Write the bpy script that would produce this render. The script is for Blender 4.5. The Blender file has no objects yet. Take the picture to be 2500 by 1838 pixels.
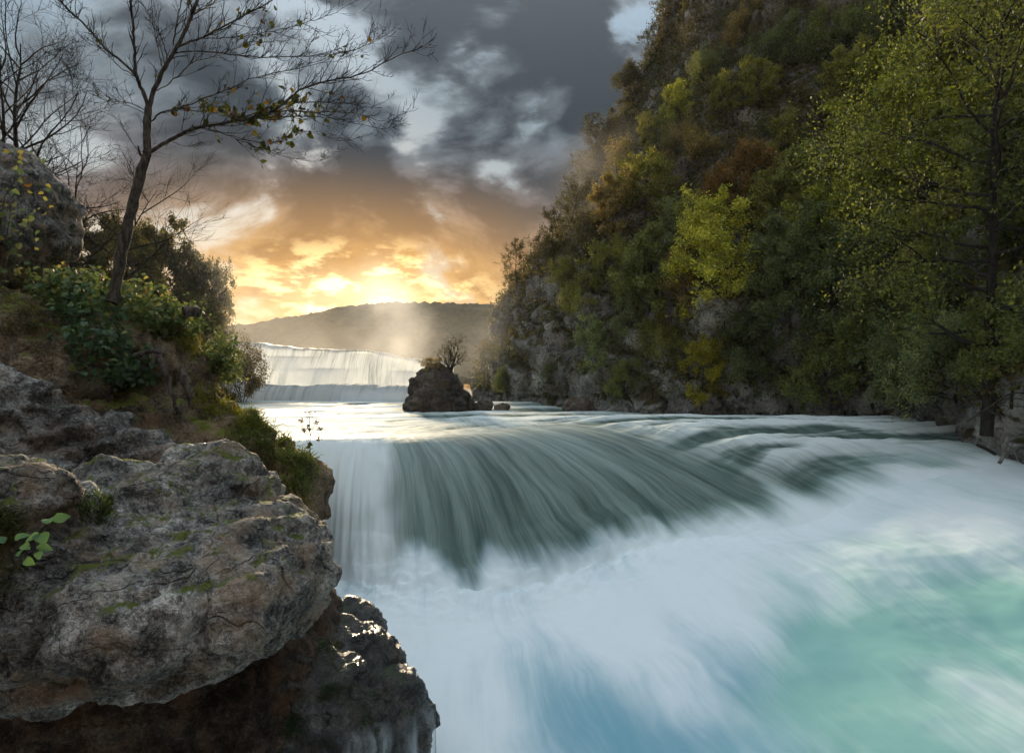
import bpy, math, random
import numpy as np
from mathutils import Vector, Matrix
from mathutils.bvhtree import BVHTree

sc = bpy.context.scene
R = math.radians
F = 1490.0          # focal length of the lens in units where the frame is 2500 wide
HOR = 945.0         # eye level, same units


def P(px, py, D):
    """point at distance D ahead that is seen at (px, py)"""
    return np.array((D * (px - 1250) / F, D, D * (HOR - py) / F))


# ------------------------------------------------------------------ camera
cam_d = bpy.data.cameras.new('camera')
cam = bpy.data.objects.new('camera', cam_d)
sc.collection.objects.link(cam)
cam.location = (0, 0, 0)
cam.rotation_euler = (R(90), 0, 0)
cam_d.sensor_width = 36
cam_d.lens = F / 2500 * 36
cam_d.shift_y = (HOR - 919) / 2500
cam_d.clip_start = 0.05
cam_d.clip_end = 5000
sc.camera = cam

# ------------------------------------------------------------------ light
SUN_AZ, SUN_EL = -18.0, 14.0
sun_dir = Vector((math.sin(R(SUN_AZ)) * math.cos(R(SUN_EL)), math.cos(R(SUN_AZ)) * math.cos(R(SUN_EL)), math.sin(R(SUN_EL))))
sun_d = bpy.data.lights.new('sun', 'SUN')
sun_d.energy = 3.5
sun_d.angle = R(6)
sun_d.color = (1.0, 0.80, 0.55)
sun = bpy.data.objects.new('sun', sun_d)
sun.rotation_euler = sun_dir.to_track_quat('Z', 'Y').to_euler()
sc.collection.objects.link(sun)

vs = sc.view_settings
vs.view_transform = 'Standard'
vs.look = 'None'
vs.exposure = 1.1
vs.gamma = 1.0
vs.use_curve_mapping = False
cy = sc.cycles
cy.use_denoising = True
cy.max_bounces = 5
cy.diffuse_bounces = 2
cy.use_adaptive_sampling = True
cy.adaptive_threshold = 0.03
cy.glossy_bounces = 2
cy.transmission_bounces = 3
cy.volume_bounces = 1
cy.transparent_max_bounces = 12
cy.volume_step_rate = 2.0
cy.volume_max_steps = 128
cy.sample_clamp_indirect = 6


# ------------------------------------------------------------------ node helper
class G:
    def __init__(s, tree):
        s.t = tree
        tree.nodes.clear()

    def n(s, typ, ins=None, **props):
        nd = s.t.nodes.new(typ)
        for k, v in props.items():
            setattr(nd, k, v)
        for k, v in (ins or {}).items():
            s.set(nd.inputs[k], v)
        return nd

    def set(s, sock, v):
        if isinstance(v, bpy.types.NodeSocket):
            s.t.links.new(v, sock)
        elif isinstance(v, bpy.types.Node):
            s.t.links.new(v.outputs[0], sock)
        else:
            if isinstance(v, (tuple, list)) and sock.type == 'RGBA' and len(v) == 3:
                v = (*v, 1)
            sock.default_value = v

    def m(s, op, a, b=None, c=None, clamp=False):
        nd = s.t.nodes.new('ShaderNodeMath')
        nd.operation = op
        nd.use_clamp = clamp
        for i, v in enumerate((a, b, c)):
            if v is not None:
                s.set(nd.inputs[i], v)
        return nd.outputs[0]

    def vm(s, op, a, b=None, sc_=None):
        nd = s.t.nodes.new('ShaderNodeVectorMath')
        nd.operation = op
        s.set(nd.inputs[0], a)
        if b is not None:
            s.set(nd.inputs[1], b)
        if sc_ is not None:
            s.set(nd.inputs['Scale'], sc_)
        return nd.outputs['Value'] if op in ('LENGTH', 'DISTANCE', 'DOT_PRODUCT') else nd.outputs[0]

    def mix(s, f, a, b, mode='MIX'):
        nd = s.t.nodes.new('ShaderNodeMix')
        nd.data_type = 'RGBA'
        nd.blend_type = mode
        s.set(nd.inputs[0], f)
        s.set(nd.inputs[6], a)
        s.set(nd.inputs[7], b)
        return nd.outputs[2]

    def noise(s, vec, scale, detail=4, rough=0.55, dist=0.0, d2=False):
        nd = s.n('ShaderNodeTexNoise', {'Vector': vec, 'Scale': scale, 'Detail': detail, 'Roughness': rough, 'Distortion': dist}, noise_dimensions='2D' if d2 else '3D')
        return nd.outputs[0]

    def noisec(s, vec, scale, detail=4, rough=0.55, d2=False):
        nd = s.n('ShaderNodeTexNoise', {'Vector': vec, 'Scale': scale, 'Detail': detail, 'Roughness': rough}, noise_dimensions='2D' if d2 else '3D')
        return nd.outputs[1]

    def ss(s, x, a, b, lo=0.0, hi=1.0):
        nd = s.n('ShaderNodeMapRange', {0: x, 1: a, 2: b, 3: lo, 4: hi}, interpolation_type='SMOOTHSTEP')
        return nd.outputs[0]

    def comb(s, x, y, z):
        return s.n('ShaderNodeCombineXYZ', {0: x, 1: y, 2: z}).outputs[0]

    def sep(s, v):
        return s.n('ShaderNodeSeparateXYZ', {0: v}).outputs

    def ramp(s, x, stops, interp='LINEAR'):
        nd = s.n('ShaderNodeValToRGB', {0: x})
        cr = nd.color_ramp
        cr.interpolation = interp
        while len(cr.elements) > 1:
            cr.elements.remove(cr.elements[-1])
        cr.elements[0].position = stops[0][0]
        cr.elements[0].color = (*stops[0][1], 1)
        for p, c in stops[1:]:
            e = cr.elements.new(p)
            e.color = (*c, 1)
        return nd.outputs[0]


# ------------------------------------------------------------------ sky
world = bpy.data.worlds.new('World')
sc.world = world
world.use_nodes = True
g = G(world.node_tree)
tc = g.n('ShaderNodeTexCoord')
dirv = tc.outputs['Generated']
x, y, z = g.sep(dirv)
zc = g.m('MAXIMUM', z, 0.0)
nish = g.n('ShaderNodeTexSky', {}, sky_type='NISHITA', sun_disc=False, sun_elevation=R(SUN_EL), sun_rotation=R(SUN_AZ), dust_density=2.0)
# cloud deck, flattened towards the horizon
pl = g.vm('MULTIPLY', dirv, (1.0, 1.0, 1.7))
warp = g.vm('SCALE', g.vm('SUBTRACT', g.noisec(pl, 3.2, 0, 0.5), (0.5, 0.5, 0.5)), sc_=0.22)
plw = g.vm('ADD', pl, warp)
n1 = g.noise(g.vm('ADD', plw, (3.1, 1.7, 0.4)), 4.2, 7, 0.60)
n1 = g.m('MULTIPLY_ADD', n1, 1.7, -0.35)
dens = g.m('ADD', n1, 0.11)


dirw = g.vm('ADD', dirv, g.vm('SCALE', g.vm('SUBTRACT', g.noisec(pl, 7.0, 2, 0.6), (0.5, 0.5, 0.5)), sc_=0.16))


def sky_dir(px, py):
    return tuple(Vector(P(px, py, 1)).normalized())


def blob(px, py, r, amp):
    """a denser (+) or thinner (-) spot of the cloud deck, r in radians"""
    d = g.vm('DISTANCE', dirw, sky_dir(px, py))
    return g.ss(d, 0.0, r, amp, 0.0)


for b in [(1045, 300, .075, -.30), (1190, 110, .09, -.28), (1275, 475, .075, -.34), (1340, 320, .07, -.18), (1560, 10, .09, -.28), (1100, 420, .05, -.12),
          (1100, 30, .16, .20), (1170, 330, .13, .26), (1330, 60, .14, .20), (1000, 120, .12, .14), (1280, 210, .07, .12),
          (700, 330, .11, -.14), (200, 110, .34, -.15), (520, 340, .2, -.08), (80, 400, .16, -.08), (780, 480, .2, .12), (500, 150, .22, .08), (1200, 560, .14, .16), (1060, 470, .11, .24), (950, 380, .11, .18), (1440, 200, .12, .18)]:
    dens = g.m('ADD', dens, blob(*b))
# thins out high overhead, everywhere alike
dens = g.m('SUBTRACT', dens, g.ss(z, 0.5, 0.95, 0.0, 0.20))
cover = g.ss(dens, 0.38, 0.58)
n3 = g.noise(g.vm('ADD', plw, (9.2, 4.4, 2.0)), 9.0, 5, 0.6)
thick = g.ss(g.m('ADD', dens, g.m('MULTIPLY_ADD', n3, 0.9, -0.45)), 0.44, 0.80)
sd = tuple(Vector(P(880, 735, 1)).normalized())
sdist = g.vm('DISTANCE', g.vm('MULTIPLY', g.vm('SUBTRACT', dirv, sd), (0.60, 0.60, 1.45)), (0, 0, 0))
glow = g.ss(sdist, 0.0, 0.33, 1.0, 0.0)
glow2 = g.ss(sdist, 0.0, 0.17, 1.0, 0.0)
# colours of the deck as its height and the nearness of the sun give them
lit = g.ramp(z, [(0.0, (0.70, 0.38, 0.13)), (0.14, (0.46, 0.29, 0.17)), (0.24, (0.27, 0.225, 0.225)), (0.38, (0.19, 0.235, 0.275)), (0.62, (0.22, 0.25, 0.28)), (1.0, (0.36, 0.41, 0.45))])
drk = g.ramp(z, [(0.0, (0.36, 0.21, 0.10)), (0.14, (0.20, 0.14, 0.105)), (0.24, (0.095, 0.088, 0.092)), (0.38, (0.030, 0.046, 0.066)), (0.62, (0.09, 0.105, 0.12)), (1.0, (0.20, 0.23, 0.26))])
cloud = g.mix(thick, lit, drk)
gold = g.mix(thick, (1.35, 0.70, 0.13), (0.95, 0.46, 0.09))
cloud = g.mix(g.m('MULTIPLY', glow, 0.92), cloud, gold)
gap_t = g.ramp(z, [(0.0, (0.90, 0.58, 0.26)), (0.16, (0.72, 0.55, 0.38)), (0.28, (0.46, 0.54, 0.58)), (0.42, (0.26, 0.38, 0.48)), (0.62, (0.36, 0.44, 0.52)), (1.0, (0.50, 0.58, 0.66))])
gap = g.mix(0.12, gap_t, g.vm('SCALE', nish.outputs[0], sc_=0.1))
sky = g.vm('SCALE', g.mix(cover, gap, cloud), sc_=g.ss(z, 0.35, 0.85, 0.41, 1.15))  # sky made brighter overhead, out of view, to light the land
# burning cloud edges low above the hill
fv = g.comb(g.m('MULTIPLY', x, 1.0), g.m('MULTIPLY', z, 2.3), 0.0)
fn = g.noise(g.vm('ADD', fv, g.vm('SCALE', warp, sc_=0.2)), 15.0, 5, 0.62, 0, True)
fire = g.m('MULTIPLY', g.ss(fn, 0.46, 0.66), glow2)
sky = g.mix(fire, sky, (1.5, 1.12, 0.50))
sky = g.mix(g.m('MULTIPLY', g.ss(sdist, 0.0, 0.11, 1.0, 0.0), 0.3), sky, (1.35, 1.05, 0.60))
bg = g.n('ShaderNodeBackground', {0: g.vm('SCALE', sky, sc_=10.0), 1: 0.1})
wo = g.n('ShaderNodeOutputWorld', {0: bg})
world.cycles.sampling_method = 'MANUAL'
world.cycles.sample_map_resolution = 512


# ------------------------------------------------------------------ numpy noise
_rs = np.random.RandomState(7)
_perm = _rs.permutation(512).astype(np.int64)
_perm = np.concatenate([_perm, _perm, _perm])
_grad = _rs.normal(size=(512, 3))
_grad /= np.linalg.norm(_grad, axis=1)[:, None]


def pnoise(p):
    p = np.asarray(p, float)
    i = np.floor(p).astype(np.int64)
    f = p - i
    u = f * f * f * (f * (f * 6 - 15) + 10)
    i &= 511
    out = 0
    for dx in (0, 1):
        wx = u[:, 0] if dx else 1 - u[:, 0]
        hx = _perm[(i[:, 0] + dx) & 511]
        for dy in (0, 1):
            wy = u[:, 1] if dy else 1 - u[:, 1]
            hy = _perm[hx + ((i[:, 1] + dy) & 511)] & 511
            for dz in (0, 1):
                wz = u[:, 2] if dz else 1 - u[:, 2]
                h = _perm[hy + ((i[:, 2] + dz) & 511)] & 511
                gr = _grad[h]
                out = out + wx * wy * wz * (gr[:, 0] * (f[:, 0] - dx) + gr[:, 1] * (f[:, 1] - dy) + gr[:, 2] * (f[:, 2] - dz))
    return out * 1.5


def fbm(p, octs=4, gain=0.5, ridged=False):
    a, s, tot = 1.0, 0, 0
    q = np.asarray(p, float)
    for k in range(octs):
        v = pnoise(q + 17.3 * k)
        if ridged:
            v = 1 - 2 * np.abs(v)
        s = s + a * v
        tot += a
        a *= gain
        q = q * 2.03
    return s / tot


def worley(p):
    """distance to nearest and second nearest feature point"""
    p = np.asarray(p, float)
    i = np.floor(p).astype(np.int64)
    d1 = np.full(len(p), 9.0)
    d2 = np.full(len(p), 9.0)
    for dx in (-1, 0, 1):
        for dy in (-1, 0, 1):
            for dz in (-1, 0, 1):
                c = i + (dx, dy, dz)
                h = _perm[_perm[_perm[c[:, 0] & 511] + (c[:, 1] & 511)] + (c[:, 2] & 511)] & 511
                q = c + 0.5 + 0.45 * _grad[h]
                d = np.linalg.norm(q - p, axis=1)
                near = d < d1
                d2 = np.where(near, d1, np.minimum(d2, d))
                d1 = np.where(near, d, d1)
    return d1, d2


# ------------------------------------------------------------------ mesh helpers
def mesh_from(name, V, faces, smooth=True, attrs=None, uv=None):
    """faces: one int array (n,3) or (n,4), or a list of such arrays"""
    V = np.asarray(V, np.float32)
    if not isinstance(faces, list):
        faces = [faces]
    faces = [np.asarray(f, np.int32) for f in faces if len(f)]
    me = bpy.data.meshes.new(name)
    me.vertices.add(len(V))
    me.vertices.foreach_set('co', V.ravel())
    loops = np.concatenate([f.ravel() for f in faces])
    sizes = np.concatenate([np.full(len(f), f.shape[1], np.int32) for f in faces])
    me.loops.add(len(loops))
    me.loops.foreach_set('vertex_index', loops)
    me.polygons.add(len(sizes))
    me.polygons.foreach_set('loop_start', np.concatenate([[0], np.cumsum(sizes)[:-1]]).astype(np.int32))
    me.polygons.foreach_set('use_smooth', np.full(len(sizes), smooth))
    for k, a in (attrs or {}).items():
        at = me.attributes.new(k, 'FLOAT', 'POINT')
        at.data.foreach_set('value', np.asarray(a, np.float32))
    if uv is not None:
        ul = me.uv_layers.new(name='flow')
        ul.data.foreach_set('uv', np.asarray(uv, np.float32)[loops].ravel())
    me.update(calc_edges=True)
    me.validate()
    return me


def link(name, data, mat=None, parent=None, loc=None):
    o = bpy.data.objects.new(name, data)
    sc.collection.objects.link(o)
    if mat is not None and data is not None and not data.materials:
        data.materials.append(mat)
    if loc is not None:
        o.location = loc
    if parent is not None:
        o.parent = parent
    return o


def tag(o, label, cat, group=None):
    o['label'] = label
    o['category'] = cat
    if group:
        o['group'] = group
    return o


def struct(o, kind='structure', label=None):
    o['kind'] = kind
    if label:
        o['label'] = label
    return o


def grid_faces(ns, nt):
    a = np.arange(ns * nt).reshape(ns, nt)
    return np.stack([a[:-1, :-1], a[1:, :-1], a[1:, 1:], a[:-1, 1:]], -1).reshape(-1, 4)


def vnormals(me):
    n = np.empty(len(me.vertices) * 3, np.float32)
    me.vertices.foreach_get('normal', n)
    return n.reshape(-1, 3).astype(float)


def vcos(me):
    n = np.empty(len(me.vertices) * 3, np.float32)
    me.vertices.foreach_get('co', n)
    return n.reshape(-1, 3).astype(float)


def setcos(me, v):
    me.vertices.foreach_set('co', np.asarray(v, np.float32).ravel())
    me.update()


def surface_nets(Fd, org, h):
    nx, ny, nz = Fd.shape
    ins = Fd < 0
    c = np.zeros((nx - 1, ny - 1, nz - 1), np.int8)
    for a in (0, 1):
        for b in (0, 1):
            for d in (0, 1):
                c += ins[a:nx - 1 + a, b:ny - 1 + b, d:nz - 1 + d]
    act = (c > 0) & (c < 8)
    I = np.argwhere(act)
    idx = np.full(act.shape, -1, np.int64)
    idx[act] = np.arange(len(I))
    acc = np.zeros((len(I), 3))
    cnt = np.zeros(len(I))
    for ax in range(3):
        o1, o2 = [k for k in range(3) if k != ax]
        for a in (0, 1):
            for b in (0, 1):
                p0 = I.copy()
                p0[:, o1] += a
                p0[:, o2] += b
                p1 = p0.copy()
                p1[:, ax] += 1
                f0 = Fd[tuple(p0.T)]
                f1 = Fd[tuple(p1.T)]
                m = (f0 < 0) != (f1 < 0)
                t = np.where(m, f0 / np.where(m, f0 - f1, 1), 0)
                q = p0.astype(float)
                q[:, ax] += t
                acc[m] += q[m]
                cnt[m] += 1
    V = acc / cnt[:, None] * h + np.asarray(org)
    faces = []
    for ax in range(3):
        o1, o2 = (ax + 1) % 3, (ax + 2) % 3
        sl0 = [slice(None)] * 3
        sl1 = [slice(None)] * 3
        sl0[ax] = slice(0, -1)
        sl1[ax] = slice(1, None)
        s0 = ins[tuple(sl0)]
        s1 = ins[tuple(sl1)]
        e = np.argwhere(s0 != s1)
        ok = (e[:, o1] > 0) & (e[:, o2] > 0) & (e[:, o1] < Fd.shape[o1] - 1) & (e[:, o2] < Fd.shape[o2] - 1)
        e = e[ok]
        fl = s0[tuple(e.T)]
        q = []
        for a, b in ((-1, -1), (0, -1), (0, 0), (-1, 0)):
            k = e.copy()
            k[:, o1] += a
            k[:, o2] += b
            q.append(idx[tuple(k.T)])
        q = np.stack(q, -1)
        q[~fl] = q[~fl][:, ::-1]
        faces.append(q)
    return V, np.concatenate(faces)


def smin(a, b, k):
    h = np.clip(0.5 + 0.5 * (b - a) / k, 0, 1)
    return b * (1 - h) + a * h - k * h * (1 - h)


def smax(a, b, k):
    return -smin(-a, -b, k)


def ell(p, c, r, pw=2.0, rot=None):
    q = p - np.asarray(c, float)
    if rot is not None:
        q = q @ np.array(Matrix.Rotation(R(rot[1]), 3, rot[0]))
    r = np.asarray(r, float)
    k = (np.abs(q / r) ** pw).sum(-1) ** (1 / pw)
    return (k - 1) * r.min()


def capsule(p, a, b, ra, rb):
    a = np.asarray(a, float)
    b = np.asarray(b, float)
    t = np.clip(((p - a) @ (b - a)) / ((b - a) @ (b - a)), 0, 1)
    return np.linalg.norm(p - a - t[..., None] * (b - a), axis=-1) - (ra + (rb - ra) * t)


def plane(p, pt, n):
    n = np.asarray(n, float)
    n = n / np.linalg.norm(n)
    return (p - np.asarray(pt, float)) @ n


def sculpt(name, sdf, lo, hi, h, layers, mat, seed=0.0, pits=None, strata=None):
    lo = np.asarray(lo, float)
    hi = np.asarray(hi, float)
    n = np.ceil((hi - lo) / h).astype(int) + 1
    ax = [lo[k] + h * np.arange(n[k]) for k in range(3)]
    Fd = np.empty(tuple(n))
    for i, xx in enumerate(ax[0]):
        yy, zz = np.meshgrid(ax[1], ax[2], indexing='ij')
        p = np.stack([np.full_like(yy, xx), yy, zz], -1)
        Fd[i] = sdf(p)
    V, Fq = surface_nets(Fd, lo, h)
    me = mesh_from(name, V, Fq)
    V = vcos(me)
    for (freq, amp, octs, kind) in layers:
        N = vnormals(me)
        q = V * freq + seed
        if kind == 'ridge':
            d = fbm(q, octs, 0.55, True)
        elif kind == 'cell':
            w1, w2 = worley(q + 0.35 * np.stack([pnoise(q * 1.7 + k * 9.1) for k in range(3)], -1))
            d = np.minimum(w2 - w1, 0.5) * 2 - 0.4
        elif kind == 'strata':
            w = q[:, 2] * 1.6 - 0.5 * q[:, 0] + 0.9 * fbm(q * 0.6, 3)
            fr = w - np.floor(w)
            d = np.minimum(fr / 0.75, (1 - fr) / 0.25) - 0.5
        elif kind == 'pit':
            w1, w2 = worley(q)
            d = -np.clip(0.42 - w1, 0, 1) * 3
        else:
            d = fbm(q, octs, 0.52)
        V = V + N * (amp * (d - d.mean()))[:, None]
        setcos(me, V)
    o = link(name, me, mat)
    return o


# ------------------------------------------------------------------ materials
def new_mat(name):
    m = bpy.data.materials.new(name)
    m.use_nodes = True
    return m, G(m.node_tree)


def rock_mat(name, dark, mid, light, warm, s=1.0, moss=0.0, moss_col=(0.06, 0.075, 0.012), rough=0.85, bump=0.6, warm_amt=0.5, grass=None, lichen=0.3, spec=0.25):
    m, g = new_mat(name)
    geo = g.n('ShaderNodeNewGeometry')
    pos = geo.outputs['Position']
    nz = g.sep(geo.outputs['Normal'])[2]
    big = g.noise(pos, 0.7 * s, 1, 0.5)
    mid_n = g.noise(pos, 3.2 * s, 5, 0.64)
    fine = g.noise(pos, 19 * s, 4, 0.70)
    gr = g.noise(pos, 90 * s, 1, 0.6)
    pit = g.n('ShaderNodeTexVoronoi', {'Vector': g.vm('ADD', pos, g.vm('SCALE', g.noisec(pos, 6 * s, 0), sc_=0.25 / s)), 'Scale': 13 * s}, feature='F1')
    pitm = g.ss(pit.outputs['Distance'], 0.05, 0.42)
    v = g.m('ADD', g.m('MULTIPLY', mid_n, 0.55), g.m('MULTIPLY', fine, 0.45))
    v = g.m('ADD', v, g.m('MULTIPLY', g.m('SUBTRACT', gr, 0.5), 0.25))
    col = g.ramp(v, [(0.38, dark), (0.49, mid), (0.61, light)])
    col = g.vm('SCALE', col, sc_=g.ss(big, 0.34, 0.66, 0.55, 1.35))
    ck = g.n('ShaderNodeTexVoronoi', {'Vector': g.vm('ADD', g.vm('MULTIPLY', pos, (1, 1, 1.7)), g.vm('SCALE', g.noisec(pos, 1.8 * s, 2), sc_=0.9 / s)), 'Scale': 0.8 * s}, feature='DISTANCE_TO_EDGE').outputs['Distance']
    ckm = g.ss(ck, 0.0, 0.022)
    col = g.vm('SCALE', col, sc_=g.m('MULTIPLY_ADD', ckm, 0.22, 0.78))
    # rusty and earthy stains
    wm = g.m('MULTIPLY', g.ss(g.noise(pos, 1.6 * s, 3, 0.6), 0.47, 0.66), warm_amt)
    col = g.mix(wm, col, g.mix(fine, warm, g.vm('SCALE', warm, sc_=1.9)))
    # grey-blue crust and pale lichen
    col = g.mix(g.m('MULTIPLY', g.ss(g.noise(pos, 2.3 * s, 4, 0.65), 0.52, 0.62), 0.55), col, g.vm('MULTIPLY', col, (0.45, 0.47, 0.52)))
    li = g.m('MULTIPLY', g.ss(g.noise(g.vm('ADD', pos, (5, 9, 2)), 9 * s, 4, 0.75), 0.56, 0.64), lichen)
    col = g.mix(li, col, (0.46, 0.45, 0.40))
    if grass:
        gm = g.m('MULTIPLY', g.ss(g.m('ADD', nz, g.m('MULTIPLY', g.m('SUBTRACT', mid_n, 0.5), 1.5)), 0.18, 0.50), 1.0)
        gcol = g.mix(g.ss(big, 0.35, 0.65), grass[0], grass[1])
        gcol = g.vm('SCALE', gcol, sc_=g.m('ADD', g.m('MULTIPLY', fine, 1.4), 0.3))
        col = g.mix(gm, col, gcol)
    if moss > 0:
        mm = g.ss(g.m('ADD', g.m('MULTIPLY', nz, 0.22), g.m('ADD', g.m('MULTIPLY', g.noise(g.vm('ADD', pos, (1.3, 0, 4)), 2.6 * s, 4, 0.72), 0.7), g.m('MULTIPLY', fine, 0.3))), 0.78 - moss * 0.3, 0.86 - moss * 0.3)
        mcol = g.mix(fine, g.vm('SCALE', moss_col, sc_=0.5), g.vm('SCALE', moss_col, sc_=2.2))
        col = g.mix(mm, col, mcol)
    hgt = g.m('ADD', g.m('MULTIPLY', mid_n, 0.9), g.m('ADD', g.m('MULTIPLY', fine, 0.34), g.m('ADD', g.m('MULTIPLY', gr, 0.07), g.m('MULTIPLY_ADD', pitm, 0.14, g.m('MULTIPLY', ckm, 0.35)))))
    bp = g.n('ShaderNodeBump', {'Strength': bump, 'Distance': 0.16 / s, 'Height': hgt})
    b = g.n('ShaderNodeBsdfPrincipled', {'Base Color': col, 'Roughness': rough, 'Normal': bp, 'Specular IOR Level': spec})
    g.n('ShaderNodeOutputMaterial', {0: b})
    return m


M_boulder = rock_mat('limestone_boulder', (0.030, 0.028, 0.026), (0.19, 0.175, 0.155), (0.56, 0.52, 0.46), (0.17, 0.11, 0.065), s=1.6, moss=0.30, moss_col=(0.075, 0.085, 0.016), lichen=0.45, warm_amt=0.75, bump=0.8)
M_slab = rock_mat('limestone_slab', (0.035, 0.033, 0.03), (0.19, 0.175, 0.155), (0.52, 0.49, 0.44), (0.17, 0.10, 0.055), s=1.3, moss=0.10, lichen=0.5, warm_amt=0.4, bump=0.8)
M_bank = rock_mat('earth_bank', (0.05, 0.036, 0.025), (0.20, 0.14, 0.088), (0.40, 0.31, 0.20), (0.19, 0.11, 0.055), s=1.1, moss=0.46, moss_col=(0.13, 0.14, 0.022), lichen=0.12, warm_amt=0.6, bump=0.9)
M_wet = rock_mat('wet_rock', (0.012, 0.013, 0.013), (0.045, 0.043, 0.038), (0.14, 0.13, 0.12), (0.05, 0.03, 0.018), s=2.0, moss=0.30, moss_col=(0.022, 0.035, 0.010), rough=0.28, lichen=0.12, spec=0.6, bump=0.8)
M_cliff = rock_mat('cliff_rock', (0.09, 0.085, 0.078), (0.33, 0.315, 0.285), (0.64, 0.62, 0.57), (0.14, 0.095, 0.055), s=0.42, moss=0.15, moss_col=(0.055, 0.06, 0.018), lichen=0.45, warm_amt=0.5, bump=1.0, grass=((0.055, 0.058, 0.018), (0.085, 0.066, 0.026)))
M_island = rock_mat('island_rock', (0.03, 0.024, 0.02), (0.09, 0.07, 0.052), (0.20, 0.165, 0.13), (0.09, 0.055, 0.03), s=0.8, moss=0.12, lichen=0.15, bump=0.9)


def hill_mat():
    m, g = new_mat('far_forest')
    pos = g.n('ShaderNodeNewGeometry').outputs['Position']
    a = g.noise(pos, 0.05, 6, 0.6)
    b = g.noise(pos, 0.35, 4, 0.6)
    col = g.ramp(g.m('ADD', g.m('MULTIPLY', a, 0.5), g.m('MULTIPLY', b, 0.5)), [(0.36, (0.025, 0.024, 0.012)), (0.52, (0.075, 0.060, 0.026)), (0.68, (0.13, 0.095, 0.04))])
    bs = g.n('ShaderNodeBsdfPrincipled', {'Base Color': col, 'Roughness': 0.95, 'Specular IOR Level': 0.05})
    g.n('ShaderNodeOutputMaterial', {0: bs})
    return m


def ground_mat():
    m, g = new_mat('valley_soil')
    pos = g.n('ShaderNodeNewGeometry').outputs['Position']
    a = g.noise(pos, 0.3, 6, 0.6)
    col = g.ramp(a, [(0.35, (0.04, 0.035, 0.02)), (0.65, (0.10, 0.09, 0.05))])
    bs = g.n('ShaderNodeBsdfPrincipled', {'Base Color': col, 'Roughness': 0.95})
    g.n('ShaderNodeOutputMaterial', {0: bs})
    return m


def river_mat():
    m, g = new_mat('river_water')
    uv = g.n('ShaderNodeUVMap', {}, uv_map='flow').outputs[0]
    geo = g.n('ShaderNodeNewGeometry')
    pos = geo.outputs['Position']
    foam = g.n('ShaderNodeAttribute', {}, attribute_name='foam').outputs['Fac']
    pool = g.n('ShaderNodeAttribute', {}, attribute_name='pool').outputs['Fac']
    str_ = g.n('ShaderNodeAttribute', {}, attribute_name='streak').outputs['Fac']
    u, v, _ = g.sep(uv)
    # wander of the flow lines
    wv = g.m('MULTIPLY', g.m('SUBTRACT', g.noise(g.comb(g.m('MULTIPLY', u, 0.45), g.m('MULTIPLY', v, 0.30), 0), 1.0, 3, 0.5, 0, True), 0.5), g.m('ADD', 0.5, g.m('MULTIPLY', pool, 0.2)))
    uw = g.m('ADD', u, wv)
    s1 = g.noise(g.comb(g.m('MULTIPLY', uw, 2.4), g.m('MULTIPLY', v, 0.16), 0), 1.0, 5, 0.6, 0, True)
    s2 = g.noise(g.comb(g.m('MULTIPLY', uw, 11.0), g.m('MULTIPLY_ADD', v, 0.35, 3.3), 0), 1.0, 4, 0.6, 0, True)
    s3 = g.noise(g.comb(g.m('MULTIPLY', uw, 0.8), g.m('MULTIPLY_ADD', v, 0.20, 8.8), 0), 1.0, 6, 0.58, 0, True)
    s4 = g.noise(g.comb(g.m('MULTIPLY', uw, 34.0), g.m('MULTIPLY_ADD', v, 0.5, 9.1), 0), 1.0, 2, 0.6, 0, True)
    fall_s = g.m('ADD', g.m('MULTIPLY', s1, 0.5), g.m('ADD', g.m('MULTIPLY', s2, 0.3), g.m('MULTIPLY', s4, 0.2)))
    pool_s = g.m('ADD', g.m('MULTIPLY', s3, 0.62), g.m('ADD', g.m('MULTIPLY', s1, 0.22), g.m('MULTIPLY', s2, 0.16)))
    st = g.mix(pool, fall_s, pool_s)
    k = g.m('ADD', foam, g.m('MULTIPLY', g.m('SUBTRACT', st, 0.5), g.m('MULTIPLY', str_, 1.45)))
    k = g.ss(k, 0.02, 1.0)
    deep_f = g.mix(g.ss(s1, 0.3, 0.7), (0.060, 0.100, 0.085), (0.120, 0.185, 0.155))
    px_ = g.sep(pos)[0]
    hue = g.ss(g.m('ADD', g.m('MULTIPLY', px_, 0.09), g.noise(g.vm('MULTIPLY', pos, (0.25, 0.25, 0.0)), 1.0, 2, 0.5, 0, True)), 0.50, 1.0)
    deep_p = g.mix(hue, (0.22, 0.45, 0.53), (0.30, 0.56, 0.50))
    deep = g.mix(pool, deep_f, deep_p)
    white = g.mix(pool, (0.76, 0.82, 0.79), (0.88, 0.94, 0.94))
    col = g.mix(k, deep, white)
    rough = g.m('ADD', 0.46, g.m('MULTIPLY', k, 0.5))
    hgt = g.m('ADD', g.m('MULTIPLY', s1, 0.6), g.m('MULTIPLY', s2, 0.12))
    bp = g.n('ShaderNodeBump', {'Strength': 0.14, 'Distance': 0.10, 'Height': hgt})
    b = g.n('ShaderNodeBsdfPrincipled', {'Base Color': col, 'Roughness': rough, 'Normal': bp, 'IOR': 1.33, 'Specular IOR Level': g.m('SUBTRACT', 0.26, g.m('MULTIPLY', k, 0.2))})
    g.n('ShaderNodeOutputMaterial', {0: b})
    return m


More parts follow.
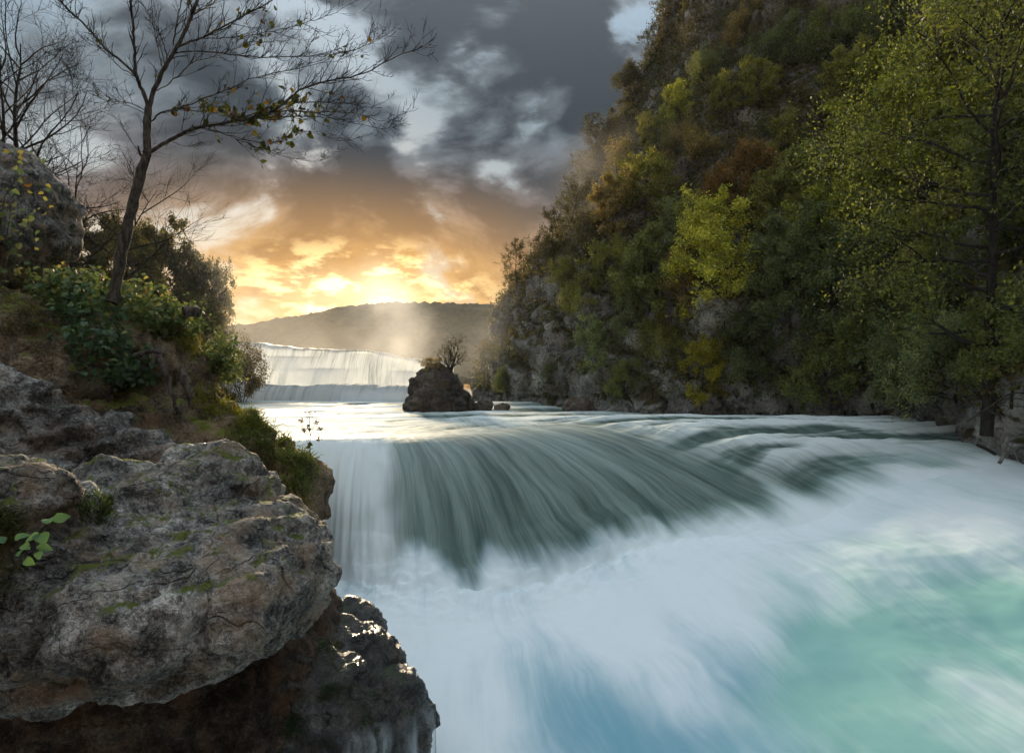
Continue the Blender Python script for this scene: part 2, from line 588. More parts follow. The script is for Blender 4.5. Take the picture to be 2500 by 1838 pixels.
def falls_mat():
    m, g = new_mat('falling_water')
    uv = g.n('ShaderNodeUVMap', {}, uv_map='flow').outputs[0]
    foam = g.n('ShaderNodeAttribute', {}, attribute_name='foam').outputs['Fac']
    u, v, _ = g.sep(uv)
    wv = g.m('MULTIPLY', g.m('SUBTRACT', g.noise(g.comb(g.m('MULTIPLY', u, 0.4), g.m('MULTIPLY', v, 0.2), 5), 1.0, 3, 0.5, 0, True), 0.5), 0.8)
    uw = g.m('ADD', u, wv)
    s1 = g.noise(g.comb(g.m('MULTIPLY', uw, 1.6), g.m('MULTIPLY', v, 0.12), 0), 1.0, 4, 0.62, 0, True)
    s2 = g.noise(g.comb(g.m('MULTIPLY', uw, 6.5), g.m('MULTIPLY_ADD', v, 0.22, 5.5), 0), 1.0, 4, 0.6, 0, True)
    st = g.m('ADD', g.m('MULTIPLY', s1, 0.55), g.m('MULTIPLY', s2, 0.45))
    k = g.ss(g.m('ADD', foam, g.m('MULTIPLY', g.m('SUBTRACT', st, 0.5), 2.9)), 0.0, 1.0)
    col = g.mix(k, (0.26, 0.31, 0.27), (0.92, 0.93, 0.92))
    bp = g.n('ShaderNodeBump', {'Strength': 0.4, 'Distance': 0.3, 'Height': st})
    b = g.n('ShaderNodeBsdfPrincipled', {'Base Color': col, 'Roughness': 0.55, 'Normal': bp, 'Specular IOR Level': 0.25})
    tl = g.n('ShaderNodeBsdfTranslucent', {0: g.mix(1.0, col, (0.84, 0.92, 1.0), 'MULTIPLY')})
    mx = g.n('ShaderNodeMixShader', {0: 0.55, 1: b.outputs[0], 2: tl.outputs[0]})
    g.n('ShaderNodeOutputMaterial', {0: mx})
    return m


M_hill, M_ground, M_river, M_falls = hill_mat(), ground_mat(), river_mat(), falls_mat()


def leaf_mat(name, stops, transl=0.4, tint=True):
    m, g = new_mat(name)
    rnd = g.n('ShaderNodeAttribute', {}, attribute_name='rnd').outputs['Fac']
    oi = g.n('ShaderNodeObjectInfo')
    pos = g.n('ShaderNodeNewGeometry').outputs['Position']
    pn = g.noise(pos, 0.9, 3, 0.6)
    f = g.m('ADD', g.m('MULTIPLY', rnd, 0.62), g.m('MULTIPLY', pn, 0.38))
    col = g.ramp(f, stops)
    if tint:
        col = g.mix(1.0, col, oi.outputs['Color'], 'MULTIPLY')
    b = g.n('ShaderNodeBsdfPrincipled', {'Base Color': col, 'Roughness': 0.6, 'Specular IOR Level': 0.25})
    t = g.n('ShaderNodeBsdfTranslucent', {0: g.mix(1.0, col, (1.25, 1.2, 0.7), 'MULTIPLY')})
    mx = g.n('ShaderNodeMixShader', {0: transl, 1: b.outputs[0], 2: t.outputs[0]})
    g.n('ShaderNodeOutputMaterial', {0: mx})
    return m


def bark_mat(name, a, b_, s=1.0):
    m, g = new_mat(name)
    pos = g.n('ShaderNodeTexCoord').outputs['Object']
    sv = g.vm('MULTIPLY', pos, (1, 1, 0.35))
    n = g.noise(sv, 14 * s, 7, 0.65)
    col = g.mix(g.ss(n, 0.38, 0.64), a, b_)
    col = g.mix(g.m('MULTIPLY', g.ss(g.noise(pos, 5 * s, 5), 0.55, 0.66), 0.4), col, (0.07, 0.08, 0.04))
    bp = g.n('ShaderNodeBump', {'Strength': 0.7, 'Distance': 0.03 / s, 'Height': n})
    b = g.n('ShaderNodeBsdfPrincipled', {'Base Color': col, 'Roughness': 0.9, 'Normal': bp, 'Specular IOR Level': 0.15})
    g.n('ShaderNodeOutputMaterial', {0: b})
    return m


M_bark = bark_mat('bark', (0.035, 0.028, 0.022), (0.13, 0.105, 0.085))
M_bark_dark = bark_mat('dark_bark', (0.016, 0.013, 0.011), (0.055, 0.045, 0.038))
M_dead = bark_mat('dead_wood', (0.10, 0.09, 0.075), (0.30, 0.27, 0.23))

# ------------------------------------------------------------------ ground and far hill
gme = mesh_from('ground', [(-1500, -200, -7.5), (1500, -200, -7.5), (1500, 2500, -7.5), (-1500, 2500, -7.5)], np.array([[0, 1, 2, 3]]))
struct(link('ground', gme, M_ground))


def far_hill():
    nx, ny = 420, 110
    X, Y = np.meshgrid(np.linspace(-330, 330, nx), np.linspace(200, 520, ny), indexing='ij')
    rx = [-330, -240, -190, -150, -120, -85, -45, 0, 60, 150, 330]
    rz = [70, 52, 34, 41, 47, 51, 52, 50, 52, 60, 80]
    ridge = np.interp(X * 400 / np.maximum(Y, 320), rx, rz)
    t = np.clip((Y - 215) / 185, 0, 1)
    Z = ridge * (t * t * (3 - 2 * t)) * np.where(Y > 400, 1 - 0.0006 * (Y - 400), 1)
    p = np.stack([X, Y, Z], -1).reshape(-1, 3)
    p[:, 2] += 5 * fbm(p * 0.012, 3)
    d1, d2 = worley(p * np.array([0.17, 0.17, 0.0]) + 3.3)
    p[:, 2] += 5.0 * np.sqrt(np.clip(0.62 - d1 ** 2, 0, 1)) + 1.6 * pnoise(p * 0.45)
    me = mesh_from('hill', p, grid_faces(nx, ny))
    struct(link('hill', me, M_hill))
    return p


hill_pts = far_hill()


# ------------------------------------------------------------------ cliff on the right bank
def smooth_curve(pts, n):
    pts = np.asarray(pts, float)
    k = np.linspace(0, len(pts) - 1, n)
    out = np.empty((n, pts.shape[1]))
    for j, t in enumerate(k):
        i = min(int(t), len(pts) - 2)
        f = t - i
        p0, p1, p2, p3 = pts[max(i - 1, 0)], pts[i], pts[i + 1], pts[min(i + 2, len(pts) - 1)]
        out[j] = 0.5 * (2 * p1 + (p2 - p0) * f + (2 * p0 - 5 * p1 + 4 * p2 - p3) * f ** 2 + (3 * p1 - p0 - 3 * p2 + p3) * f ** 3)
    return out


def cliff():
    base = [(14, 130), (5, 95), (0.5, 74), (-1.8, 62), (-2.6, 56.5), (-1.8, 52.5), (0.3, 48), (3, 42), (6, 37.3), (10, 33.2), (14, 30.5), (16.0, 27), (16.4, 22), (16.2, 17), (18, 10), (24, 0)]
    ns, nt = 620, 300
    bc = smooth_curve(base, ns)
    # keep most columns where the camera looks
    tan = np.gradient(bc, axis=0)
    tan /= np.linalg.norm(tan, axis=1)[:, None]
    nor = np.stack([-tan[:, 1], tan[:, 0]], -1)
    ker = np.hanning(151)
    ker /= ker.sum()
    npad = np.pad(nor, ((75, 75), (0, 0)), mode='edge')
    nor = np.stack([np.convolve(npad[:, k], ker, 'valid') for k in range(2)], -1)
    nor = nor * 0.72 + np.array([0.92, 0.38]) * 0.28
    nor /= np.linalg.norm(nor, axis=1)[:, None]
    dd = [-0.3, 0, 0.4, 1.5, 2.8, 6.0, 7.8, 10.8, 14.0, 15.2, 19.2, 25.5, 42]
    zz = [-5.0, -1.8, 2.0, 6.2, 9.2, 11.6, 14.2, 20.5, 24.5, 29.0, 38.5, 48, 64]
    L = np.concatenate([[0], np.cumsum(np.hypot(np.diff(dd), np.diff(zz)))])
    t = np.linspace(0, 1, nt) ** 1.25 * L[-1]
    d = np.interp(t, L, dd)
    h = np.interp(t, L, zz)
    xy = bc[:, None, :] + nor[:, None, :] * d[None, :, None]
    V = np.concatenate([xy, np.broadcast_to(h[None, :, None], (ns, nt, 1))], -1).reshape(-1, 3)
    me = mesh_from('cliff', V, grid_faces(ns, nt))
    for freq, amp, kind in ((0.11, 2.0, 'f'), (0.30, 1.1, 'c'), (0.45, 0.75, 'r'), (1.3, 0.36, 'c'), (2.2, 0.22, 'r')):
        N = vnormals(me)
        q = V * freq * np.array([1, 1, 0.8]) + 4.7
        if kind == 'c':
            w1, w2 = worley(q + 0.3 * np.stack([pnoise(q * 1.5 + 5 * k) for k in range(3)], -1))
            f = np.minimum(w2 - w1, 0.55) * 1.8 - 0.4
        else:
            f = fbm(q, 4, 0.52, kind == 'r')
        V = V + N * (amp * f)[:, None]
        setcos(me, V)
    o = struct(link('cliff', me, M_cliff))
    return o, V, me


cliff_o, cliff_V, cliff_me = cliff()
cliff_poly = grid_faces(620, 300)
cliff_bvh = BVHTree.FromPolygons([Vector(v) for v in cliff_V], cliff_poly.tolist())


# ------------------------------------------------------------------ river
def spl(tab, s):
    tab = np.asarray(tab, float)
    k = np.linspace(0, 1, len(tab))
    out = []
    fine = smooth_curve(tab, 400)
    kf = np.linspace(0, 1, 400)
    for j in range(tab.shape[1]):
        out.append(np.interp(s, kf, fine[:, j]))
    return np.stack(out, -1)


LEVEL = -1.42


def river():
    ns = 420
    s = np.linspace(0, 1, ns)
    U = spl([(-30, 47.6), (-24, 47.6), (-19, 47.6), (-14, 47.6), (-9, 47.6), (-4, 47.6), (2, 47.6), (9, 47.6), (16, 47), (24, 46)], s)
    C = spl([(-6.9, 16.9), (-4.9, 16.8), (-3.6, 17.2), (-2.4, 18.2), (-0.6, 20.4), (1.5, 23), (4, 25.2), (7, 25.8), (10.5, 26), (15, 26)], s)
    B = spl([(-6.6, 14.4, -4.4), (-4.4, 13.9, -4.45), (-2.5, 13.0, -4.5), (0.2, 13.2, -4.5), (3.9, 15.7, -4.2), (7.3, 16.0, -3.75), (10.2, 17.3, -3.1), (13.0, 18.0, -2.6), (16, 18.4, -2.2), (20, 19, -2.0)], s)
    E = spl([(-8.0, 2.5, -4.9), (-5.2, 2.5, -4.9), (-1.8, 2.5, -4.9), (2.2, 2.5, -4.9), (6.0, 2.5, -4.9), (9.5, 2.5, -4.8), (12.5, 3.0, -4.7), (15.5, 4.0, -4.5), (18, 5, -4.2), (22, 7, -4)], s)
    t1 = 1 - np.linspace(1, 0, 230) ** 1.5
    t2 = np.linspace(0, 1, 190)[1:]
    t3 = np.linspace(0, 1, 260)[1:] ** 1.15
    rows = []
    foam, pool, streak, vv = [], [], [], []
    one = np.ones(ns)
    zb = B[:, 2]
    for t in t1:
        xy = U * (1 - t) + C * t
        rows.append(np.column_stack([xy, one * LEVEL]))
        foam.append(one * (0.34 - 0.02 * t ** 3))
        pool.append(one * 0)
        streak.append(one * (0.50 + 0.25 * t ** 2))
    for t in t2:
        ease = 1.0 - (1.0 - t) ** 1.0
        xy = C * (1 - ease) + B[:, :2] * ease
        z = LEVEL + (zb - LEVEL) * (t ** 2.1)
        rows.append(np.column_stack([xy, z]))
        foam.append(0.40 - 0.26 * min(t * 1.15, 1) + 0 * s)  # paler towards the crest: sky reflection painted in through the foam value
        pool.append(one * 0)
        streak.append(one * 0.62)
    for t in t3:
        p = B * (1 - t) + E * t
        rows.append(p)
        foam.append(one * 0.72)
        pool.append(one * 1)
        streak.append(one * 1.15)
    V = np.stack(rows, 1)
    nt = V.shape[1]
    foam, pool, streak = (np.stack(a, 1) for a in (foam, pool, streak))
    seg = np.linalg.norm(np.diff(V, axis=1), axis=2)
    vv = np.concatenate([np.zeros((ns, 1)), np.cumsum(seg, 1)], 1)
    vv -= vv[:, len(t1) - 1:len(t1)]
    uu = np.broadcast_to((s * 24)[:, None], (ns, nt))
    T = np.concatenate([t1 - 1, t2, 1 + t3])[None, :] * np.ones((ns, 1))
    S = s[:, None] * np.ones((1, nt))
    X, Y, Z = V[..., 0].copy(), V[..., 1].copy(), V[..., 2].copy()
    flat = lambda a, b, c: np.stack([a.ravel(), b.ravel(), np.asarray(c).ravel() * np.ones(a.size)], -1)
    # white chute at the left end
    chute = np.clip((0.245 - S) / 0.04, 0, 1)
    infall = np.clip(T / 0.15, 0, 1) * (T <= 1)
    foam = foam + chute * infall * 0.95 * (0.85 + 0.9 * fbm(flat(uu * 0.9, vv * 0.5, 1.0), 3).reshape(foam.shape))
    streak = streak * (1 - 0.55 * chute * infall)
    # spray climbing from the foot of the fall
    edge = fbm(flat(uu * 0.75, vv * 0.12, 4.0), 4).reshape(foam.shape)
    up = np.clip((T - (0.86 + 0.16 * edge)) / 0.16, 0, 1)
    up = up * up * (3 - 2 * up)
    foam = np.where(T <= 1, foam + up * (0.95 - foam), foam)
    pool = np.where(T <= 1, up * 1.0, pool)
    # broken white water where the fall runs out on the right
    rw = np.clip((S - 0.68) / 0.12, 0, 1) * np.clip((T - 0.72) / 0.25, 0, 1) * (T <= 1)
    foam += rw * (0.42 + 0.9 * fbm(flat(uu * 0.5, vv * 0.45, 21.0), 3).reshape(foam.shape))
    pool = np.maximum(pool, rw * 0.6)
    # rapids on the right of the upper reach
    rap = np.clip((S - 0.56) / 0.12, 0, 1) * np.clip((T + 0.45) / 0.3, 0, 1) * np.clip((0.95 - T) / 0.25, 0, 1)
    band = fbm(flat(uu * 0.13, vv * 0.50, 33.0), 4, 0.5, True).reshape(foam.shape)
    wav = fbm(flat(uu * 0.32, vv * 0.55, 9.0), 4, 0.55).reshape(foam.shape)
    wave2 = fbm(flat(uu * 0.16, vv * 0.28, 2.0), 3, 0.5, True).reshape(foam.shape)
    up_reach = np.clip(-T / 0.25, 0, 1)
    Z += (T <= 0.3) * np.clip((0.3 - T) / 0.3, 0, 1) * (0.10 * wav + 0.16 * (wave2 - 0.2) * up_reach)
    Z += rap * (0.34 * band + 0.12 * wav)
    crest = np.clip((wave2 - 0.25) / 0.4, 0, 1)
    foam += np.clip(-T / 0.2, 0, 1) * (T < 0) * (0.30 * crest + 0.18 * wav)
    bc_ = np.clip((band - 0.30) / 0.30, 0, 1)
    foam = foam * (1 - rap) + rap * (-0.02 + 0.85 * bc_ + 0.25 * wav)
    # low green steps in the upper reach, between tongues of foam
    for y0, amp in ((43.0, 0.22), (38.5, 0.16), (33, 0.12)):
        yy = Y + 1.6 * pnoise(flat(X * 0.12, Y * 0.05, y0)).reshape(X.shape)
        st = np.clip((yy - y0) / 1.4, -1, 1)
        Z += amp * st * 0.5 * (T < 0)
        foam -= 0.42 * np.exp(-((yy - y0) / 0.7) ** 2) * (T < 0)
        foam += 0.40 * np.exp(-((yy - y0 + 1.6) / 0.7) ** 2) * (T < 0)
    # ribs of water down the smooth fall
    rib = fbm(flat(uu * 1.7, vv * 0.10, 6.0), 4, 0.55).reshape(foam.shape)
    ff = np.clip(T / 0.3, 0, 1) * np.clip((1.05 - T) / 0.2, 0, 1)
    Z += ff * 0.10 * rib
    Y -= ff * 0.14 * rib
    lob = fbm(flat(uu * 0.32, vv * 0.05, 12.0), 2).reshape(foam.shape)
    Y -= ff * 0.55 * lob
    # billows and swells of the pool
    tp = np.clip(T - 1, 0, 1)
    bil = fbm(flat(X * 0.55, Y * 0.55, 3.0), 4, 0.5).reshape(foam.shape)
    bil2 = fbm(flat(X * 1.5 + 3, Y * 1.5, 7.0), 4, 0.5, True).reshape(foam.shape)
    near = np.exp(-tp / 0.10) * (T > 0.80) * np.clip((T - 0.80) / 0.2, 0, 1)
    calm = 1 - 0.8 * np.clip((S - 0.42) / 0.15, 0, 1)
    Z += near * calm * (0.24 * bil2 + 0.50 * np.clip(bil + 0.15, 0, 1) + 0.05)
    inp = (T > 1) * np.clip((T - 1) / 0.1, 0, 1)
    Z += inp * (0.34 * fbm(flat(X * 0.22, Y * 0.22, 31.0), 3).reshape(foam.shape) + 0.10 * bil)
    foam += inp * np.clip((tp - 0.12) / 0.2, 0, 1) * (-0.14 + 1.1 * fbm(flat(X * 0.20 + 2, Y * 0.17, 15.0), 3).reshape(foam.shape))
    for (gx, gy, gr, ga) in ((6.6, 10.0, 2.2, -0.36), (9.0, 12.0, 2.6, -0.36), (8.6, 8.4, 2.0, -0.22), (7.6, 9.0, 0.8, 0.2), (1.0, 8.4, 1.4, -0.42), (2.4, 7.2, 1.2, -0.3), (5.2, 6.8, 1.4, -0.35), (-2.0, 10.5, 2.0, 0.3), (2.5, 12.0, 2.8, 0.3), (3.2, 9.2, 1.3, 0.3)):
        foam += inp * ga * np.exp(-((X - gx) ** 2 + (Y - gy) ** 2 * 1.6) / gr ** 2)
    for (gx, gy, gr, ga) in ((6.0, 12.0, 2.4, 0.22), (10, 14, 2.6, 0.2)):
        Z += inp * ga * np.exp(-((X - gx) ** 2 * 0.5 + (Y - gy) ** 2) / gr ** 2)
    foam += 0.14 * np.exp(-tp / 0.16) * (T > 1)
    V = np.stack([X, Y, Z], -1).reshape(-1, 3)
    me = mesh_from('river', V, grid_faces(ns, nt)[:, ::-1], attrs={'foam': np.clip(foam, -0.2, 1.2).ravel(), 'pool': pool.ravel(), 'streak': streak.ravel()},
                   uv=np.stack([uu, vv], -1).reshape(-1, 2))
    struct(link('river', me, M_river))
    return V


river_V = river()


def falls(name, lip, drop, foot, ns, nt, lean, mat, foamf, topback=0.8, bulges=(), seed=0):
    """curtain of water over a lip curve (x, y, z): a flat run-up behind the lip, a rounded edge and the drop"""
    s = np.linspace(0, 1, ns)
    Lp = spl(lip, s)
    Ft = spl(foot, s)
    tt = np.concatenate([np.linspace(-1, 0, 12)[:-1], np.linspace(0, 1, nt)])
    S, T = np.meshgrid(s, tt, indexing='ij')
    V = np.empty((ns, len(tt), 3))
    for j, t in enumerate(tt):
        if t < 0:
            V[:, j] = Lp + np.array([0, topback, 0.05]) * (-t)
        else:
            V[:, j, 0] = Lp[:, 0] * (1 - t) + Ft[:, 0] * t
            V[:, j, 1] = Lp[:, 1] * (1 - t ** 0.6) + Ft[:, 1] * t ** 0.6
            V[:, j, 2] = Lp[:, 2] + (Ft[:, 2] - Lp[:, 2]) * t ** 1.35
    flat = lambda a, b, c: np.stack([a.ravel(), b.ravel(), np.ones(a.size) * c], -1)
    X, Z = V[..., 0], V[..., 2]
    tf = np.clip(T, 0, 1)
    r1 = fbm(flat(X * 0.55, Z * 0.10, 3.0 + seed), 4, 0.55).reshape(X.shape)
    r2 = fbm(flat(X * 0.25, Z * 0.12, 8.0 + seed), 3).reshape(X.shape)
    V[..., 1] -= np.clip(tf / 0.15, 0, 1) * (0.75 * r1 + 1.2 * r2) * lean
    V[..., 2] += np.clip((0.3 - T) / 0.3, 0, 1) * 0.34 * fbm(flat(X * 0.45, Z * 0, 5.0 + seed), 4, 0.6).reshape(X.shape)
    foam = foamf + 0.35 * r2 + 0.30 * r1 + 0.22 * tf ** 3 - 0.30 * np.exp(-((T - 0.03) / 0.05) ** 2)
    for (bx, bz, w, hgt, amp) in bulges:
        d = np.exp(-((X - bx) / w) ** 2) * np.clip((bz - Z) / hgt, 0, 1) ** 0.5
        V[..., 1] -= amp * d
        foam += 0.18 * d
    seg = np.linalg.norm(np.diff(V, axis=1), axis=2)
    vv = np.concatenate([np.zeros((ns, 1)), np.cumsum(seg, 1)], 1)
    me = mesh_from(name, V.reshape(-1, 3), grid_faces(ns, len(tt))[:, ::-1], attrs={'foam': foam.ravel()}, uv=np.stack([X, vv], -1).reshape(-1, 2))
    return struct(link(name, me, mat))


# upper fall: lip high on the left, sinking to the right
upl = [P(500, 836, 61), P(560, 837, 61), P(640, 838, 61), P(700, 846, 61), P(800, 853, 61.5), P(900, 856, 62), P(960, 866, 62), P(1000, 876, 63), P(1060, 878, 64), P(1110, 884, 65)]
falls('waterfall', upl, None, [(p[0], p[1] - 2.6, -0.3) for p in upl], 300, 60, 1.0, M_falls, 0.80,
      bulges=((P(720, 0, 60)[0], 3.0, 2.2, 1.5, 1.3), (P(800, 0, 60)[0], 1.8, 2.0, 1.5, 1.2), (P(600, 0, 60)[0], 3.0, 1.5, 1.5, 0.8), (P(1000, 0, 60)[0], 1.6, 1.6, 1.2, 1.0)))
# lower step in front of it, at eye level
lol = [P(520, 924, 50), P(560, 930, 50), P(620, 938, 50), P(700, 941, 50), P(800, 940, 49.6), P(850, 938, 49), P(930, 941, 49), P(1010, 944, 49.4), P(1060, 950, 50.5), P(1120, 954, 52)]
falls('waterfall', lol, None, [(p[0], p[1] - 2.0, -1.75) for p in lol], 260, 40, 0.5, M_falls, 0.88, topback=0.6, seed=20,
      bulges=((P(880, 0, 49)[0], -0.2, 1.6, 0.8, 0.6), (P(970, 0, 49)[0], -0.2, 1.8, 0.8, 0.5)))

# ------------------------------------------------------------------ left bank: boulders, slab, earth bank
LAY_BIG = [(0.9, 0.15, 4, 'fbm'), (1.0, 0.17, 3, 'cell'), (1.9, 0.065, 3, 'strata'), (2.6, 0.065, 4, 'ridge'), (7.0, 0.032, 4, 'ridge'), (5.5, 0.022, 1, 'pit'), (19, 0.012, 2, 'ridge')]


def sdf_boulder(p):
    d = ell(p, (-3.95, 5.2, -1.80), (2.05, 1.2, 0.66), 4.0)
    d = smin(d, ell(p, (-2.45, 5.1, -1.78), (0.80, 0.95, 0.52), 2.6), 0.3)
    d = smin(d, ell(p, (-3.05, 6.3, -1.14), (0.66, 0.7, 0.46), 2.4), 0.15)
    d = smin(d, ell(p, (-3.62, 5.75, -1.10), (0.50, 0.55, 0.36), 2.2), 0.15)
    d = smin(d, ell(p, (-3.72, 4.5, -1.0), (0.50, 0.5, 0.46), 2.4), 0.15)
    d = smin(d, ell(p, (-2.45, 5.8, -1.42), (0.55, 0.6, 0.30), 2.2), 0.2)
    d = smax(d, plane(p, (-1.78, 4.9, -2.0), (0.50, -0.10, -0.85)), 0.2)
    d = smax(d, plane(p, (-4.0, 4.2, -2.25), (0.10, -0.55, -0.80)), 0.25)
    d = smax(d, -ell(p, (-3.12, 4.75, -1.02), (0.26, 0.45, 0.30)), 0.12)
    return d


boulder = sculpt('boulder', sdf_boulder, (-6.2, 3.6, -3.3), (-1.2, 7.4, -0.2), 0.032, LAY_BIG, M_boulder, 2.0)
tag(boulder, 'huge dark grey pitted boulder overhanging the foam in the foreground', 'boulder')


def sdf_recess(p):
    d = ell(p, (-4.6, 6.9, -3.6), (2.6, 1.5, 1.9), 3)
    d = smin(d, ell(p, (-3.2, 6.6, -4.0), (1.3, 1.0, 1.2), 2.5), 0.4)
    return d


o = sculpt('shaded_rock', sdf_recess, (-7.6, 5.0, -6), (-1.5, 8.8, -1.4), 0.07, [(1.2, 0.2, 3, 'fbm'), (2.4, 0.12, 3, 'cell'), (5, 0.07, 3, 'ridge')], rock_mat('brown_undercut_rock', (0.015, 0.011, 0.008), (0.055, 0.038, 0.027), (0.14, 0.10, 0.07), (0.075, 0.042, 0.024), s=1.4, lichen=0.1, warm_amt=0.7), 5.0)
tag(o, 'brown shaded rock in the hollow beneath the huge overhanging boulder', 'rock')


def sdf_slab(p):
    d = capsule(p, (-8.2, 7.9, 0.30), (-5.3, 8.9, -1.15), 0.62, 0.46)
    d = smin(d, capsule(p, (-7.6, 7.2, -0.85), (-5.0, 7.9, -1.75), 0.66, 0.42), 0.35)
    d = smin(d, capsule(p, (-7.8, 8.2, -1.6), (-5.0, 9.0, -2.4), 1.1, 0.9), 0.5)
    d = smin(d, ell(p, (-4.9, 8.8, -1.2), (0.55, 0.5, 0.30)), 0.25)
    return d


o = sculpt('rock_slab', sdf_slab, (-9.6, 6.0, -3.8), (-3.4, 10.6, 1.5), 0.045, [(0.8, 0.16, 4, 'fbm'), (1.1, 0.18, 3, 'cell'), (1.8, 0.12, 3, 'strata'), (2.4, 0.10, 4, 'ridge'), (7.0, 0.040, 4, 'ridge'), (5, 0.022, 1, 'pit')], M_slab, 9.0)
tag(o, 'pale weathered rock slab sloping down to the right behind the huge boulder', 'rock')


def sdf_bank(p):
    d = ell(p, (-10.6, 12.6, -0.6), (4.2, 2.9, 2.45), 2.6)
    d = smin(d, ell(p, (-7.9, 12.0, -1.0), (1.5, 1.4, 2.1), 2.4), 0.5)
    d = smin(d, ell(p, (-6.3, 12.6, -1.55), (1.25, 1.2, 1.05), 2.2), 0.4)
    d = smin(d, ell(p, (-5.4, 13.0, -2.35), (1.35, 1.3, 1.05), 2.6), 0.4)
    d = smin(d, ell(p, (-6.4, 12.6, -4.0), (2.1, 1.6, 2.2), 3), 0.4)
    d = smin(d, ell(p, (-14.5, 15, -2), (6, 5, 4.5), 3), 0.6)
    d = smin(d, ell(p, (-10, 9.5, -3), (4, 3, 2.6), 2.5), 0.6)
    # hollow under the roots
    d = smax(d, -ell(p, (-6.65, 11.1, 0.15), (0.75, 0.7, 0.42)), 0.3)
    return d


bank = sculpt('river_bank', sdf_bank, (-19, 6, -6.5), (-3.3, 21, 2.8), 0.11, [(0.5, 0.35, 3, 'fbm'), (1.2, 0.22, 3, 'cell'), (2.2, 0.16, 4, 'ridge'), (4.5, 0.07, 3, 'ridge')], M_bank, 3.0)
struct(bank)
bank_me = bank.data
bank_bvh = BVHTree.FromPolygons([Vector(v) for v in vcos(bank_me)], [tuple(p.vertices) for p in bank_me.polygons])


def sdf_perch(p):
    d = ell(p, (-11.4, 12.7, 3.6), (1.95, 1.7, 1.6), 2.6, ('Y', 14))
    d = smin(d, ell(p, (-10.35, 12.2, 3.05), (0.95, 1.2, 0.95), 2.4), 0.3)
    d = smax(d, plane(p, (-9.75, 12.3, 4.55), (0.78, -0.1, 0.62)), 0.3)
    return d


o = sculpt('boulder', sdf_perch, (-14, 10.2, 1.2), (-8.4, 15, 6.2), 0.055, [(0.7, 0.22, 4, 'fbm'), (1.3, 0.15, 3, 'cell'), (2.8, 0.1, 4, 'ridge'), (6, 0.04, 3, 'ridge')], M_boulder, 12.0)
tag(o, 'rounded boulder perched on the bank at the left edge of the picture', 'boulder')


def sdf_wet(p):
    d = ell(p, (-2.45, 6.8, -3.75), (1.05, 1.0, 1.0), 2.6)
    d = smin(d, ell(p, (-3.3, 6.3, -3.98), (0.95, 0.85, 0.9), 2.4), 0.3)
    d = smin(d, ell(p, (-2.35, 7.5, -3.6), (0.85, 0.85, 1.02), 2.4), 0.3)
    d = smin(d, ell(p, (-1.68, 7.0, -3.92), (0.74, 0.75, 0.80), 2.4), 0.25)
    d = smin(d, ell(p, (-2.9, 5.8, -4.85), (1.0, 0.8, 0.45), 2.4), 0.3)
    d = smax(d, plane(p, (-1.62, 7.0, -3.10), (0.50, 0.0, 0.87)), 0.2)
    return d


wet = o = sculpt('wet_rock', sdf_wet, (-4.7, 4.6, -5.6), (-0.5, 8.9, -2.6), 0.034, [(1.0, 0.12, 4, 'fbm'), (1.4, 0.16, 3, 'cell'), (3.0, 0.10, 4, 'ridge'), (8, 0.04, 4, 'ridge')], M_wet, 21.0)
tag(o, 'black wet rock with water veils below the huge boulder', 'rock')


def sdf_island(p):
    q = p - np.array(P(1072, 1000, 38))
    d = ell(q, (0.0, 0, 0.6), (1.75, 1.5, 2.1), 2.4)
    d = smin(d, ell(q, (-0.9, 0, 0.0), (1.2, 1.2, 1.3), 2.2), 0.4)
    d = smin(d, ell(q, (1.2, 0.2, 0.0), (1.1, 1.2, 1.5), 2.2), 0.4)
    d = smax(d, plane(q, (1.25, 0, 1.6), (0.8, 0, 0.6)), 0.2)
    return d


ic = P(1072, 1000, 38)
o = sculpt('rock_island', sdf_island, ic - np.array([3.4, 2.6, 2.0]), ic + np.array([3.4, 2.6, 3.6]), 0.10, [(0.7, 0.25, 3, 'fbm'), (1.1, 0.3, 3, 'cell'), (2.4, 0.16, 4, 'ridge')], M_island, 6.0)
tag(o, 'brown rock island standing in the river before the falls', 'rock')
island_bvh = BVHTree.FromPolygons([Vector(v) for v in vcos(o.data)], [tuple(p.vertices) for p in o.data.polygons])
for (px, py, D, r, sd_, lab) in ((1178, 992, 38, 0.62, 1, 'small dark rock in the rapids just right of the rock island'), (1225, 997, 38, 0.5, 2, 'low dark rock in the rapids, second to the right of the rock island'), (1415, 996, 36.5, 0.95, 3, 'squat dark rock at the waterline under the pale bluff'),
                                 (1150, 990, 38.5, 0.42, 4, 'smallest dark stone touching the foot of the rock island')):
    c = P(px, py, D)
    o = sculpt('river_rock', lambda p: ell(p, c, (r, r * 0.8, r * 0.62), 2.3), c - r * 1.6, c + r * 1.6, r / 9, [(1.2, 0.25 * r, 3, 'fbm'), (2.0, 0.22 * r, 3, 'cell')], M_island, 3.0 * sd_)
    tag(o, lab, 'rock')


